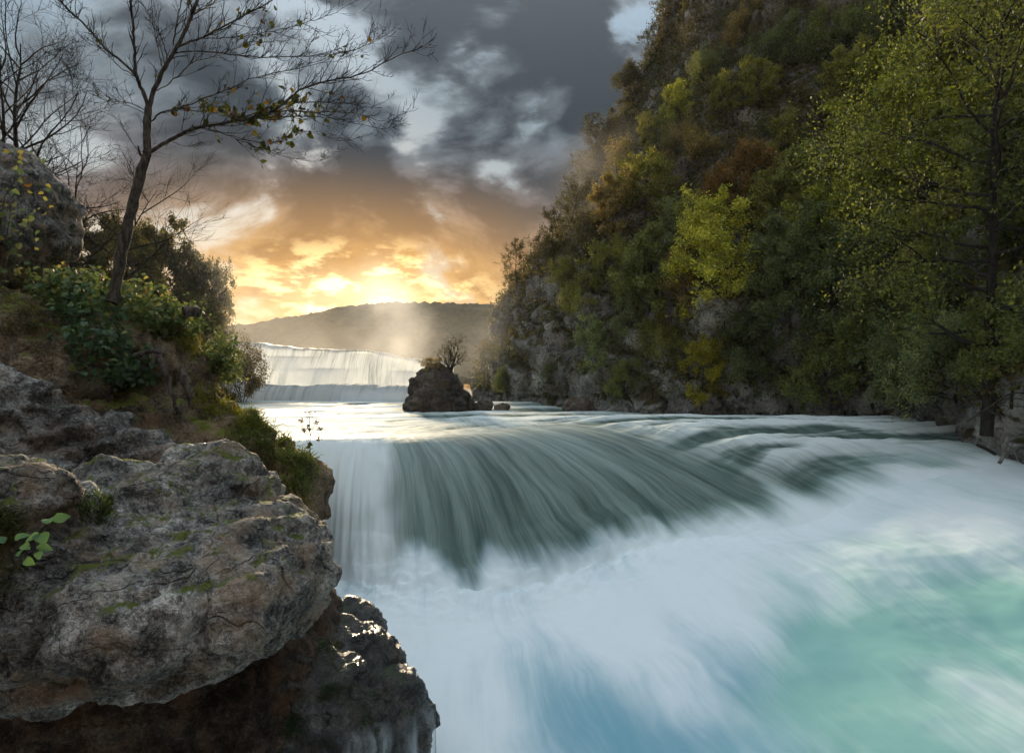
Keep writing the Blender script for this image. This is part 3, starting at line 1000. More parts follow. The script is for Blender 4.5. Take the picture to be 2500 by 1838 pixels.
# wooded slope left of the falls
def slope():
    nx, ny = 170, 150
    X, Y = np.meshgrid(np.linspace(-75, -13, nx), np.linspace(20, 95, ny), indexing='ij')
    # distance left of the shore line
    sx = np.interp(Y, [20, 30, 40, 48, 53, 60, 66, 95], [-12.5, -14.5, -18.6, -22.0, -23.2, -27.5, -29, -34])
    d = sx - X
    Z = np.where(d > 0, -1.6 + 5.2 * (1 - np.exp(-np.maximum(d, 0) / 3.0)) + 0.28 * np.maximum(d, 0), -1.6 + d * 2)
    Z = np.maximum(Z, -6)
    p = np.stack([X, Y, Z], -1).reshape(-1, 3)
    p[:, 2] += 0.7 * fbm(p * 0.25, 4)
    me = mesh_from('slope', p, grid_faces(nx, ny))
    struct(link('slope', me, rock_mat('slope_soil', (0.02, 0.018, 0.01), (0.06, 0.05, 0.028), (0.13, 0.10, 0.06), (0.07, 0.05, 0.025), s=0.5, grass=((0.04, 0.045, 0.014), (0.07, 0.055, 0.02)))))
    return BVHTree.FromPolygons([Vector(v) for v in p], grid_faces(nx, ny).tolist())


slope_bvh = slope()

# ------------------------------------------------------------------ wood and leaves
def tubes(lines, sides=5):
    """lines: list of (points (n,3), radii (n,)) -> verts, faces"""
    VV, FF = [], []
    off = 0
    for pts, rad in lines:
        pts = np.asarray(pts, float)
        n = len(pts)
        if n < 2:
            continue
        k = sides if rad[0] > 0.03 else (4 if rad[0] > 0.012 else 3)
        tn = np.gradient(pts, axis=0)
        tn /= np.linalg.norm(tn, axis=1)[:, None] + 1e-9
        ref = np.array([0.31, 0.17, 0.93]) if abs(tn[0, 2]) < 0.85 else np.array([0.9, 0.3, 0.1])
        a = np.cross(tn, ref)
        a /= np.linalg.norm(a, axis=1)[:, None] + 1e-9
        b = np.cross(tn, a)
        th = np.arange(k) * 2 * math.pi / k
        ring = a[:, None, :] * np.cos(th)[None, :, None] + b[:, None, :] * np.sin(th)[None, :, None]
        V = pts[:, None, :] + ring * np.asarray(rad, float)[:, None, None]
        VV.append(V.reshape(-1, 3))
        i = np.arange(n - 1)[:, None] * k
        j = np.arange(k)[None, :]
        j2 = (j + 1) % k
        FF.append(np.stack([i + j, i + j2, i + k + j2, i + k + j], -1).reshape(-1, 4) + off)
        off += n * k
    return np.concatenate(VV), np.concatenate(FF)


def leaf_quads(rs, C, size, up=0.4, asp=0.55):
    n = len(C)
    a = rs.normal(size=(n, 3))
    a /= np.linalg.norm(a, axis=1)[:, None]
    nr = rs.normal(size=(n, 3)) + np.array([0, 0, up * 2])
    b = np.cross(a, nr)
    b /= np.linalg.norm(b, axis=1)[:, None] + 1e-9
    sz = size * rs.uniform(0.6, 1.35, n)[:, None]
    a = a * sz * 0.5
    b = b * sz * 0.5 * asp
    V = np.stack([C - a, C + b, C + a, C - b], 1).reshape(-1, 3)
    Fq = np.arange(4 * n).reshape(n, 4)
    rnd = np.repeat(rs.uniform(0, 1, n), 4)
    return V, Fq, rnd


def grow(rs, p0, d0, length, r0, bend=0.25, up=0.1, n=6, r1=0.25):
    pts = [np.asarray(p0, float)]
    d = np.asarray(d0, float)
    d = d / np.linalg.norm(d)
    st = length / n
    for k in range(n):
        d = d + rs.normal(size=3) * bend * 0.45 + np.array([0, 0, up * 0.3])
        d /= np.linalg.norm(d)
        pts.append(pts[-1] + d * st)
    return np.array(pts), np.linspace(r0, r0 * r1, n + 1)


def side_dir(rs, d, ang):
    d = d / np.linalg.norm(d)
    v = rs.normal(size=3)
    v -= d * (v @ d)
    v /= np.linalg.norm(v)
    return d * math.cos(ang) + v * math.sin(ang)


def make_tree(rs, H, cr, cb, limbs, subs, twigs, leaves, lsize, spread=0.28, trunk_r=0.16, stems=1, lean=(0, 0), limb_up=0.25, flat=1.0, up=0.4, crook=0.10):
    """wood and leaf geometry of a tree of height H, crown radius cr, crown starting at share cb of the height"""
    lines, anchors = [], []
    for st in range(stems):
        ang = rs.uniform(0, 6.28)
        d0 = np.array([lean[0] + (0.35 * math.cos(ang) if stems > 1 else 0), lean[1] + (0.35 * math.sin(ang) if stems > 1 else 0), 1.0])
        hh = H * (rs.uniform(0.75, 1.0) if stems > 1 else 0.94)
        tp, tr = grow(rs, (0, 0, -0.25), d0, hh + 0.25, trunk_r * (0.6 if stems > 1 else 1), crook, 0.05, 12, 0.14)
        lines.append((tp, tr))
        nl = max(2, limbs // stems)
        for i in range(nl):
            f = cb + (0.98 - cb) * (i + rs.uniform(0, 0.9)) / nl
            k = f * 12
            i0 = min(int(k), 11)
            base = tp[i0] + (tp[i0 + 1] - tp[i0]) * (k - i0)
            g_ = (f - cb) / (1 - cb)
            reach = cr * (0.35 + 0.75 * math.sqrt(max(0.02, 1 - (2 * g_ - 0.75) ** 2 / 1.6))) * rs.uniform(0.75, 1.12)
            az = i * 2.4 + rs.uniform(-0.5, 0.5)
            d = np.array([math.cos(az), math.sin(az), limb_up + 0.9 * g_ ** 1.5])
            lp, lr = grow(rs, base, d, reach, trunk_r * (0.42 - 0.25 * g_), 0.30, 0.05, 7, 0.2)
            lp[:, 2] = base[2] + (lp[:, 2] - base[2]) * flat
            lines.append((lp, lr))
            for j in range(subs):
                q = rs.uniform(0.25, 1.0)
                kk = q * 7
                a0 = min(int(kk), 6)
                b0 = lp[a0] + (lp[a0 + 1] - lp[a0]) * (kk - a0)
                sp, sr = grow(rs, b0, side_dir(rs, lp[a0 + 1] - lp[a0], rs.uniform(0.5, 1.0)), reach * rs.uniform(0.25, 0.5), lr[a0] * 0.55, 0.35, 0.15, 5, 0.25)
                lines.append((sp, sr))
                for m_ in range(twigs):
                    q2 = rs.uniform(0.2, 1.0) * 5
                    c0 = min(int(q2), 4)
                    t0 = sp[c0] + (sp[c0 + 1] - sp[c0]) * (q2 - c0)
                    wp, wr = grow(rs, t0, side_dir(rs, sp[c0 + 1] - sp[c0], rs.uniform(0.4, 0.9)), reach * rs.uniform(0.12, 0.24), max(sr[c0] * 0.5, 0.006 * H / 10), 0.4, 0.2, 3, 0.4)
                    lines.append((wp, wr))
                    anchors.append(wp[1:])
                anchors.append(sp[2:])
            anchors.append(lp[4:])
    A = np.concatenate(anchors)
    WV, WF = tubes(lines, 6)
    if leaves:
        # some twigs carry more than others, so that gaps and clumps show
        w = np.exp(rs.normal(size=len(A)) * 0.5 + 1.3 * fbm(A * (4.0 / cr) + rs.uniform(0, 50), 2))
        C = A[rs.choice(len(A), leaves, p=w / w.sum())] + rs.normal(size=(leaves, 3)) * spread
        LV, LF, rnd = leaf_quads(rs, C, lsize, up)
    else:
        LV = None
        LF = rnd = None
    return WV, WF, LV, LF, rnd


M_leaf = leaf_mat('foliage', [(0.15, (0.40, 0.46, 0.42)), (0.45, (0.9, 0.95, 0.9)), (0.62, (1.15, 1.1, 0.95)), (0.85, (2.0, 1.75, 1.2))])


class Proto:
    def __init__(s, seed, **kw):
        rs = np.random.RandomState(seed)
        pale = kw.pop('bark', False)
        WV, WF, LV, LF, rnd = make_tree(rs, **kw)
        s.H = kw['H']
        s.wood = mesh_from('trunk', WV, WF)
        s.wood.materials.append(M_bark if pale else M_bark_dark)
        s.crown = None
        if LV is not None:
            s.crown = mesh_from('crown', LV, LF, False, {'rnd': rnd})
            s.crown.materials.append(M_leaf)


PR = {
    'A': Proto(11, H=10, cr=3.9, cb=0.20, limbs=22, subs=6, twigs=4, leaves=16000, lsize=0.33, spread=0.26),
    'A2': Proto(12, H=10, cr=3.4, cb=0.22, limbs=20, subs=6, twigs=4, leaves=9000, lsize=0.32, spread=0.24, lean=(-0.12, -0.05), bark=True),
    'A3': Proto(13, H=10, cr=4.4, cb=0.14, limbs=24, subs=6, twigs=4, leaves=15000, lsize=0.34, spread=0.27, limb_up=0.1, bark=True),
    'C': Proto(21, H=10, cr=3.0, cb=0.12, limbs=24, subs=6, twigs=4, leaves=3600, lsize=0.26, spread=0.2, limb_up=0.4),
    'C2': Proto(22, H=10, cr=3.4, cb=0.10, limbs=20, subs=6, twigs=4, leaves=5500, lsize=0.25, spread=0.22, limb_up=0.45, stems=2),
    'D': Proto(31, H=10, cr=5.4, cb=0.06, limbs=26, subs=6, twigs=4, leaves=15000, lsize=0.36, spread=0.5, stems=4, trunk_r=0.22, limb_up=0.45),
    'D2': Proto(32, H=10, cr=6.0, cb=0.05, limbs=26, subs=6, twigs=4, leaves=13000, lsize=0.36, spread=0.45, stems=5, trunk_r=0.2, limb_up=0.3),
    'Y': Proto(41, H=10, cr=3.9, cb=0.12, limbs=22, subs=6, twigs=5, leaves=17000, lsize=0.27, spread=0.22, limb_up=0.55),
    'T': Proto(51, H=14, cr=4.8, cb=0.20, limbs=34, subs=6, twigs=5, leaves=34000, lsize=0.11, spread=0.26, limb_up=0.06, trunk_r=0.21, crook=0.07),
}
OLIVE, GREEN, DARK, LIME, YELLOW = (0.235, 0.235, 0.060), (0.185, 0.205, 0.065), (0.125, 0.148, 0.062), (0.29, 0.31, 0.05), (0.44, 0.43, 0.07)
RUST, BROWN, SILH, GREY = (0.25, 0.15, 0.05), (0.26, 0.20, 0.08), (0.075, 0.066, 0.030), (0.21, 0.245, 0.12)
_rr = random.Random(5)


def plant_tree(key, loc, H, tint, label, cat='tree', group=None, name='tree', wide=1.0, rz=None):
    pr = PR[key]
    e = bpy.data.objects.new(name, None)
    sc.collection.objects.link(e)
    e.empty_display_size = 0.3
    e.location = loc
    s = H / pr.H
    e.scale = (s * wide, s * wide, s)
    e.rotation_euler = (0, 0, _rr.uniform(0, 6.28) if rz is None else rz)
    w = link('trunk', pr.wood, None, e)
    if pr.crown:
        c = link('crown', pr.crown, None, e)
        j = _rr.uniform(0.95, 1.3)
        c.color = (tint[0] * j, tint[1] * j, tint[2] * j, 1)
    tag(e, label, cat, group)
    return e


def hit(bvh, px, py):
    d = Vector(P(px, py, 1)).normalized()
    r = bvh.ray_cast(Vector((0, 0, 0)), d)
    return r[0]


def on_cliff(px, py, hpx, key, tint, label, cat='tree', wide=1.0, back=0.0, name=None):
    p = hit(cliff_bvh, px, py)
    if p is None:
        # past the skyline: slide right until the rock is met
        for k in range(1, 40):
            p = hit(cliff_bvh, px + 4 * k, py)
            if p:
                break
    if p is None:
        return
    H = hpx * p.y / F
    plant_tree(key, (p.x, p.y + back, p.z - 0.15), H, tint, label, cat, 'trees and shrubs on the cliff', name or ('shrub' if cat == 'shrub' else 'tree'), wide)


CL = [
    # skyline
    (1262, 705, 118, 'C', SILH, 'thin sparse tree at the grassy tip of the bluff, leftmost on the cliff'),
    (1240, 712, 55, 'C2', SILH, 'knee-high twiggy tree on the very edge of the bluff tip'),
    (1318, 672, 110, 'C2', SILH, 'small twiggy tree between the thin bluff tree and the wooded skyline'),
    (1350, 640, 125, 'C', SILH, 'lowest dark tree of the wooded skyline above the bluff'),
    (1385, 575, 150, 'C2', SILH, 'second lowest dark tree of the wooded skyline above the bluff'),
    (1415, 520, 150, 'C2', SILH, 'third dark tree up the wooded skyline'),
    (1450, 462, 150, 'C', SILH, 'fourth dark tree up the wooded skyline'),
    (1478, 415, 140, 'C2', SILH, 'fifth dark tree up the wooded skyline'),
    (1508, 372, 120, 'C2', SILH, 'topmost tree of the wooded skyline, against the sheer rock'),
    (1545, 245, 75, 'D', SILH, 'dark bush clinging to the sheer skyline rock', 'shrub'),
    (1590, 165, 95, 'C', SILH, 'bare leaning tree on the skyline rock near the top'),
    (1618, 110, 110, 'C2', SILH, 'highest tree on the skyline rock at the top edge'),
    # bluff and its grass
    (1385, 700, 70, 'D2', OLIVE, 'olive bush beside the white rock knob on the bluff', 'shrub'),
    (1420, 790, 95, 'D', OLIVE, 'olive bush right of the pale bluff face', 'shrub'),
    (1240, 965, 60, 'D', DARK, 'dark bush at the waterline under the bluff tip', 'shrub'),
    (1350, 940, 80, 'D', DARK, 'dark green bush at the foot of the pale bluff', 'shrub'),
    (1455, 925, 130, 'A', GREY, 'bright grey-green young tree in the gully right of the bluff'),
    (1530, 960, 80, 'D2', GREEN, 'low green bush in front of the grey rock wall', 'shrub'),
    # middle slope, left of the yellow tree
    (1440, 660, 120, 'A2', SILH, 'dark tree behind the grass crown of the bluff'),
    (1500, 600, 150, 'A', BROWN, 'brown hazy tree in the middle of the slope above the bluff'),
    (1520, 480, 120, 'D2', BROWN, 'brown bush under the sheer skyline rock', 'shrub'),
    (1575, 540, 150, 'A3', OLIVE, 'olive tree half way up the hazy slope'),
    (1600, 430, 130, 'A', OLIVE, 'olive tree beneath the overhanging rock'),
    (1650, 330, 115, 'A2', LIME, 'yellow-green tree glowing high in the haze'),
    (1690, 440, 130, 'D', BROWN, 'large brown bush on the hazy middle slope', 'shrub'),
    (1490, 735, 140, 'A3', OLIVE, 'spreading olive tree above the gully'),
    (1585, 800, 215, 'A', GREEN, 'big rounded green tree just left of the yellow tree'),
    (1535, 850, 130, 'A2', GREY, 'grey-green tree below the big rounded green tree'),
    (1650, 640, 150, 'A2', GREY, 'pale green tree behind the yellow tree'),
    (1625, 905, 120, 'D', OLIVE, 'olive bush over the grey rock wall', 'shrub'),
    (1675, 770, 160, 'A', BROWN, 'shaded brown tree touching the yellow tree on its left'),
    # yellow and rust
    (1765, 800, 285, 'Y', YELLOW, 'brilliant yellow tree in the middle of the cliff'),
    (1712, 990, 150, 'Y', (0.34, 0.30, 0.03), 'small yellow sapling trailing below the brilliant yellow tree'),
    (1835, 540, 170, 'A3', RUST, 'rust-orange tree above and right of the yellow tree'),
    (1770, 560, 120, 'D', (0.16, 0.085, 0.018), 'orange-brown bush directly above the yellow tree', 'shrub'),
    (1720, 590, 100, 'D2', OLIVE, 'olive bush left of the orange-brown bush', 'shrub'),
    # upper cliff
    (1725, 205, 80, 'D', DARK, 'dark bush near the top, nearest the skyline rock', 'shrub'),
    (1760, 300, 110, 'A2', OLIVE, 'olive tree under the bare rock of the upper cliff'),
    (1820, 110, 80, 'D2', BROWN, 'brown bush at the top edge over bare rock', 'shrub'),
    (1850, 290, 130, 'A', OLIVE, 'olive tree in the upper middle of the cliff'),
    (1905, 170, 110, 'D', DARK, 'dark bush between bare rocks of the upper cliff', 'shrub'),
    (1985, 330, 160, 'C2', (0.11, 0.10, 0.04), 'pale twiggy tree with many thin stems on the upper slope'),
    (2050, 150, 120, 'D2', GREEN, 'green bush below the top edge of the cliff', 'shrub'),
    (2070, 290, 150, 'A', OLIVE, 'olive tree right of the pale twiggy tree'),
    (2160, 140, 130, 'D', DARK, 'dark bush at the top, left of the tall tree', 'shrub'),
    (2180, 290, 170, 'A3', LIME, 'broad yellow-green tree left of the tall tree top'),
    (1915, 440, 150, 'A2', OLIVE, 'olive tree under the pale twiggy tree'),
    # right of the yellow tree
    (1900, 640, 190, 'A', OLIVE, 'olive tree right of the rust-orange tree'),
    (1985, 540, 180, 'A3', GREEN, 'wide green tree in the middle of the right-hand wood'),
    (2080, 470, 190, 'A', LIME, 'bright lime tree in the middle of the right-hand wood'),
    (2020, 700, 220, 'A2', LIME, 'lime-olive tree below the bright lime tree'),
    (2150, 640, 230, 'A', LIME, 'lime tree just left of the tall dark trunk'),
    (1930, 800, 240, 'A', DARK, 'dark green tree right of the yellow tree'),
    (1850, 900, 240, 'A2', DARK, 'dark green tree shading the foot of the yellow tree'),
    (2060, 850, 260, 'A3', DARK, 'broad dark green tree in the lower right-hand wood'),
    (2170, 850, 260, 'A', GREEN, 'green tree below the lime tree by the tall trunk'),
    (2260, 480, 280, 'A3', LIME, 'large yellow-green tree behind the tall dark trunk'),
    (2330, 330, 250, 'A', OLIVE, 'olive tree at the upper right behind the tall tree'),
    (2460, 330, 300, 'A2', GREEN, 'green tree in the top right corner'),
    (2480, 640, 320, 'A', DARK, 'dark tree at the right edge of the picture'),
    (2420, 560, 240, 'A3', OLIVE, 'olive tree between the tall trunk and the right edge'),
    (2290, 760, 270, 'A2', OLIVE, 'olive tree in front of the tall dark trunk on its left'),
    # along the water
    (1800, 965, 130, 'D', DARK, 'dark bush at the waterline under the yellow tree', 'shrub'),
    (1930, 985, 190, 'A2', DARK, 'dark riverside tree, first to the right of the yellow tree'),
    (2030, 975, 160, 'D2', GREEN, 'green riverside bush under the broad dark tree', 'shrub'),
    (2130, 985, 230, 'A', GREEN, 'green riverside tree in the middle of the right bank'),
    (2230, 985, 200, 'A3', GREY, 'grey-green riverside tree left of the tall trunk'),
    (2335, 970, 190, 'D2', GREY, 'pale green bush around the foot of the tall tree', 'shrub'),
    (2470, 980, 260, 'A', GREEN, 'green riverside tree in the lower right corner of the wood'),
]
for r in CL:
    on_cliff(*r)

# the tall tree with the dark trunk, on the right bank
p = hit(cliff_bvh, 2385, 1020) or Vector(P(2385, 1030, 19))
tall = plant_tree('T', (p.x, p.y - 0.4, p.z - 0.3), 13.2 * p.y / 19.5, (0.115, 0.138, 0.036), 'tall slender tree with dark trunk standing on the right bank', 'tree', None, 'tree', 1.0, 1.0)
tall.rotation_euler = (R(2), R(-3), 1.0)


# ------------------------------------------------------------------ undergrowth on the cliff and left bank
def scatter_cover():
    rs = np.random.RandomState(3)
    n = 26000
    fi = rs.randint(0, len(cliff_poly), n * 4)
    q = cliff_poly[fi]
    c = cliff_V[q].mean(1) + rs.normal(size=(len(q), 3)) * 0.1
    nrm = np.cross(cliff_V[q[:, 1]] - cliff_V[q[:, 0]], cliff_V[q[:, 2]] - cliff_V[q[:, 0]])
    area = np.linalg.norm(nrm, axis=1)
    nrm = nrm / (area[:, None] + 1e-9)
    nrm *= np.sign(nrm[:, 2:3] + 1e-9)
    # no growth on the pale bluff faces and the bare top rock
    px = 1250 + F * c[:, 0] / c[:, 1]
    m = fbm(c * 0.22 + 3, 3) + 0.55 * (nrm[:, 2] - 0.35)
    keep = (m > -0.16) & (c[:, 2] > -0.4) & (c[:, 1] < 75) & (px < 2650) & (rs.uniform(0, 1, len(c)) < np.clip(area / np.percentile(area, 80), 0.1, 1))
    bluff = (c[:, 2] < 9.5) & (c[:, 1] > 34) & (nrm[:, 2] < 0.55)
    keep &= ~(bluff & (rs.uniform(0, 1, len(c)) < 0.9))
    c, nrm = c[keep][:n], nrm[keep][:n]
    k = 16
    out = nrm * 0.22 + np.array([0, 0, 0.10])
    C = (c + out)[:, None, :] + rs.normal(size=(len(c), k, 3)) * np.array([0.34, 0.34, 0.26])
    V, Fq, rnd = leaf_quads(rs, C.reshape(-1, 3), 0.24, 0.5)
    # patches of colour: brown, olive, green
    me = mesh_from('undergrowth', V, Fq, False, {'rnd': rnd})
    m_, g = new_mat('undergrowth')
    pos = g.n('ShaderNodeNewGeometry').outputs['Position']
    at = g.n('ShaderNodeAttribute', {}, attribute_name='rnd').outputs['Fac']
    f = g.m('ADD', g.m('MULTIPLY', g.noise(pos, 0.28, 3, 0.6), 0.8), g.m('MULTIPLY', at, 0.22))
    col = g.ramp(f, [(0.30, (0.055, 0.075, 0.028)), (0.44, (0.13, 0.13, 0.036)), (0.56, (0.18, 0.135, 0.045)), (0.68, (0.13, 0.09, 0.04)), (0.8, (0.24, 0.20, 0.05))])
    b = g.n('ShaderNodeBsdfPrincipled', {'Base Color': col, 'Roughness': 0.7, 'Specular IOR Level': 0.15})
    t = g.n('ShaderNodeBsdfTranslucent', {0: col})
    g.n('ShaderNodeOutputMaterial', {0: g.n('ShaderNodeMixShader', {0: 0.35, 1: b.outputs[0], 2: t.outputs[0]}).outputs[0]})
    o = link('undergrowth', me, m_)
    struct(o, 'stuff', 'olive and brown undergrowth covering the cliff ledges between the trees')


scatter_cover()

# ------------------------------------------------------------------ left of the falls
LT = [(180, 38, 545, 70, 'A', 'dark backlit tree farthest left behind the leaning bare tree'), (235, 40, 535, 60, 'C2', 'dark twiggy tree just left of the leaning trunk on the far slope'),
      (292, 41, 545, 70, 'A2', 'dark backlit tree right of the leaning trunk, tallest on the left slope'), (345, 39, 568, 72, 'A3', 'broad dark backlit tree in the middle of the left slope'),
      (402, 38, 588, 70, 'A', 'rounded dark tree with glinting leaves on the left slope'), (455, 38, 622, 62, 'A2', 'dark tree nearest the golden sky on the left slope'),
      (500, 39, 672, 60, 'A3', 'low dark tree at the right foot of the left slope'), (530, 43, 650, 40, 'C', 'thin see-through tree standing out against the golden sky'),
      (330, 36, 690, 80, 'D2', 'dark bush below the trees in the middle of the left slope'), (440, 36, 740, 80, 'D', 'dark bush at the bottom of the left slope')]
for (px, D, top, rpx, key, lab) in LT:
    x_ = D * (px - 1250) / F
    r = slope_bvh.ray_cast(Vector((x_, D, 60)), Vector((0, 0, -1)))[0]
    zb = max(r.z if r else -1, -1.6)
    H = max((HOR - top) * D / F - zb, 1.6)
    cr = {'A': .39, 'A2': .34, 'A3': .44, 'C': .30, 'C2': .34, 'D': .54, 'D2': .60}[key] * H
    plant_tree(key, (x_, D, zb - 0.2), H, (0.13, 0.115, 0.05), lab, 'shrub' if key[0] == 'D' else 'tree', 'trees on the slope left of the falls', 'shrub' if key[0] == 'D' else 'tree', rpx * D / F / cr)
p = P(592, 935, 45)
plant_tree('D', (p[0], 45, -1.6), 4.0, (0.17, 0.13, 0.06), 'hazy brown bush growing before the left end of the upper fall', 'shrub', None, 'shrub', 0.75)
plant_tree('D2', (p[0] - 1.8, 44, -1.6), 2.2, (0.12, 0.10, 0.045), 'lower brown bush left of the hazy bush before the upper fall', 'shrub', None, 'shrub', 0.9)
# bush on the rock island
PR['I'] = Proto(61, H=10, cr=5.5, cb=0.06, limbs=26, subs=6, twigs=5, leaves=1500, lsize=0.42, spread=0.25, stems=6, trunk_r=0.42, limb_up=0.9)
q = island_bvh.ray_cast(Vector((ic[0] + 0.75, ic[1], 20)), Vector((0, 0, -1)))[0]
plant_tree('I', (q.x, q.y, q.z - 0.1), 1.9, SILH, 'leafless twiggy bush on top of the rock island', 'shrub', None, 'shrub', 1.0)
q = island_bvh.ray_cast(Vector((ic[0] - 0.55, ic[1] - 0.3, 20)), Vector((0, 0, -1)))[0]
plant_tree('D2', (q.x, q.y, q.z - 0.3), 0.85, BROWN, 'low brown tuft on the left shoulder of the rock island', 'shrub', None, 'shrub', 1.3)
# bare trees behind the perched boulder
PR['B1'] = Proto(71, H=10, cr=3.3, cb=0.18, limbs=26, subs=8, twigs=8, leaves=0, lsize=0.1, stems=1, trunk_r=0.13, limb_up=0.55, crook=0.12)
PR['B2'] = Proto(72, H=10, cr=4.2, cb=0.12, limbs=24, subs=8, twigs=8, leaves=0, lsize=0.1, stems=2, trunk_r=0.13, limb_up=0.3, crook=0.14)
plant_tree('B1', (20 * (75 - 1250) / F, 20, 1.4), 11.0, SILH, 'tall bare tree rising behind the perched boulder', 'tree', 'bare trees behind the perched boulder')
plant_tree('B2', (20 * (150 - 1250) / F, 21, 0.5), 8.6, SILH, 'lower bare tree leaning out right from behind the perched boulder', 'tree', 'bare trees behind the perched boulder')
plant_tree('B1', (19 * (-30 - 1250) / F, 19, 1.4), 9.4, SILH, 'bare tree cut by the left edge of the picture', 'tree', 'bare trees behind the perched boulder', rz=2.0)

# ------------------------------------------------------------------ near leaves
M_near = leaf_mat('near_leaf', [(0.2, (0.6, 0.65, 0.6)), (0.5, (1, 1, 1)), (0.8, (1.5, 1.4, 1.1))], 0.35)


def near_leaf(seed, w=0.34, curl=0.25, lobed=False):
    rs = np.random.RandomState(seed)
    ys = np.array([0.0, 0.16, 0.36, 0.6, 0.82, 1.0])
    ws = np.array([0.02, 0.75, 1.0, 0.85, 0.45, 0.02]) * w * rs.uniform(0.9, 1.15, 6)
    if lobed:
        ws = np.array([0.02, 1.1, 0.7, 0.95, 0.4, 0.02]) * w
    zs = -curl * (ys - 0.3) ** 2 + rs.normal(size=6) * 0.015
    L = np.stack([-ws, ys, zs + ws * 0.35], -1)
    M_ = np.stack([0 * ws, ys, zs], -1)
    Rr = np.stack([ws, ys, zs + ws * 0.35], -1)
    V = np.concatenate([L, M_, Rr])
    i = np.arange(5)
    Fq = np.concatenate([np.stack([i, i + 6, i + 7, i + 1], -1), np.stack([i + 6, i + 12, i + 13, i + 7], -1)])
    me = mesh_from('leaf', V, Fq, True, {'rnd': np.full(18, rs.uniform(0.2, 0.9))})
    me.materials.append(M_near)
    return me


LEAVES = [near_leaf(k, 0.34 + 0.04 * (k % 3), 0.2 + 0.12 * (k % 4)) for k in range(8)]


def put_leaf(parent, pos, nrm, size, tint, rs, k=None):
    o = bpy.data.objects.new('leaf', LEAVES[rs.randint(0, 8)] if k is None else LEAVES[k])
    sc.collection.objects.link(o)
    n = np.asarray(nrm, float)
    n = n / (np.linalg.norm(n) + 1e-9)
    a = rs.normal(size=3) + np.array([0, 0, -0.5])
    a -= n * (a @ n)
    a /= np.linalg.norm(a) + 1e-9
    x_ = np.cross(a, n)
    m = Matrix(((x_[0], a[0], n[0]), (x_[1], a[1], n[1]), (x_[2], a[2], n[2]))).to_4x4()
    o.matrix_world = Matrix.Translation(Vector(pos)) @ m @ Matrix.Scale(size, 4)
    o.parent = parent
    if parent is not None:
        o.matrix_parent_inverse = parent.matrix_basis.inverted()
    o.color = (*tint, 1)
    return o


def root(name, loc, label, cat, group=None):
    e = bpy.data.objects.new(name, None)
    sc.collection.objects.link(e)
    e.location = loc
    e.empty_display_size = 0.2
    return tag(e, label, cat, group)


def part(name, V, Fq, mat, parent, smooth=True, attrs=None, tint=None):
    me = mesh_from(name, np.asarray(V) - np.array(parent.location), Fq, smooth, attrs)
    o = link(name, me, mat, parent)
    if tint:
        o.color = (*tint, 1)
    return o


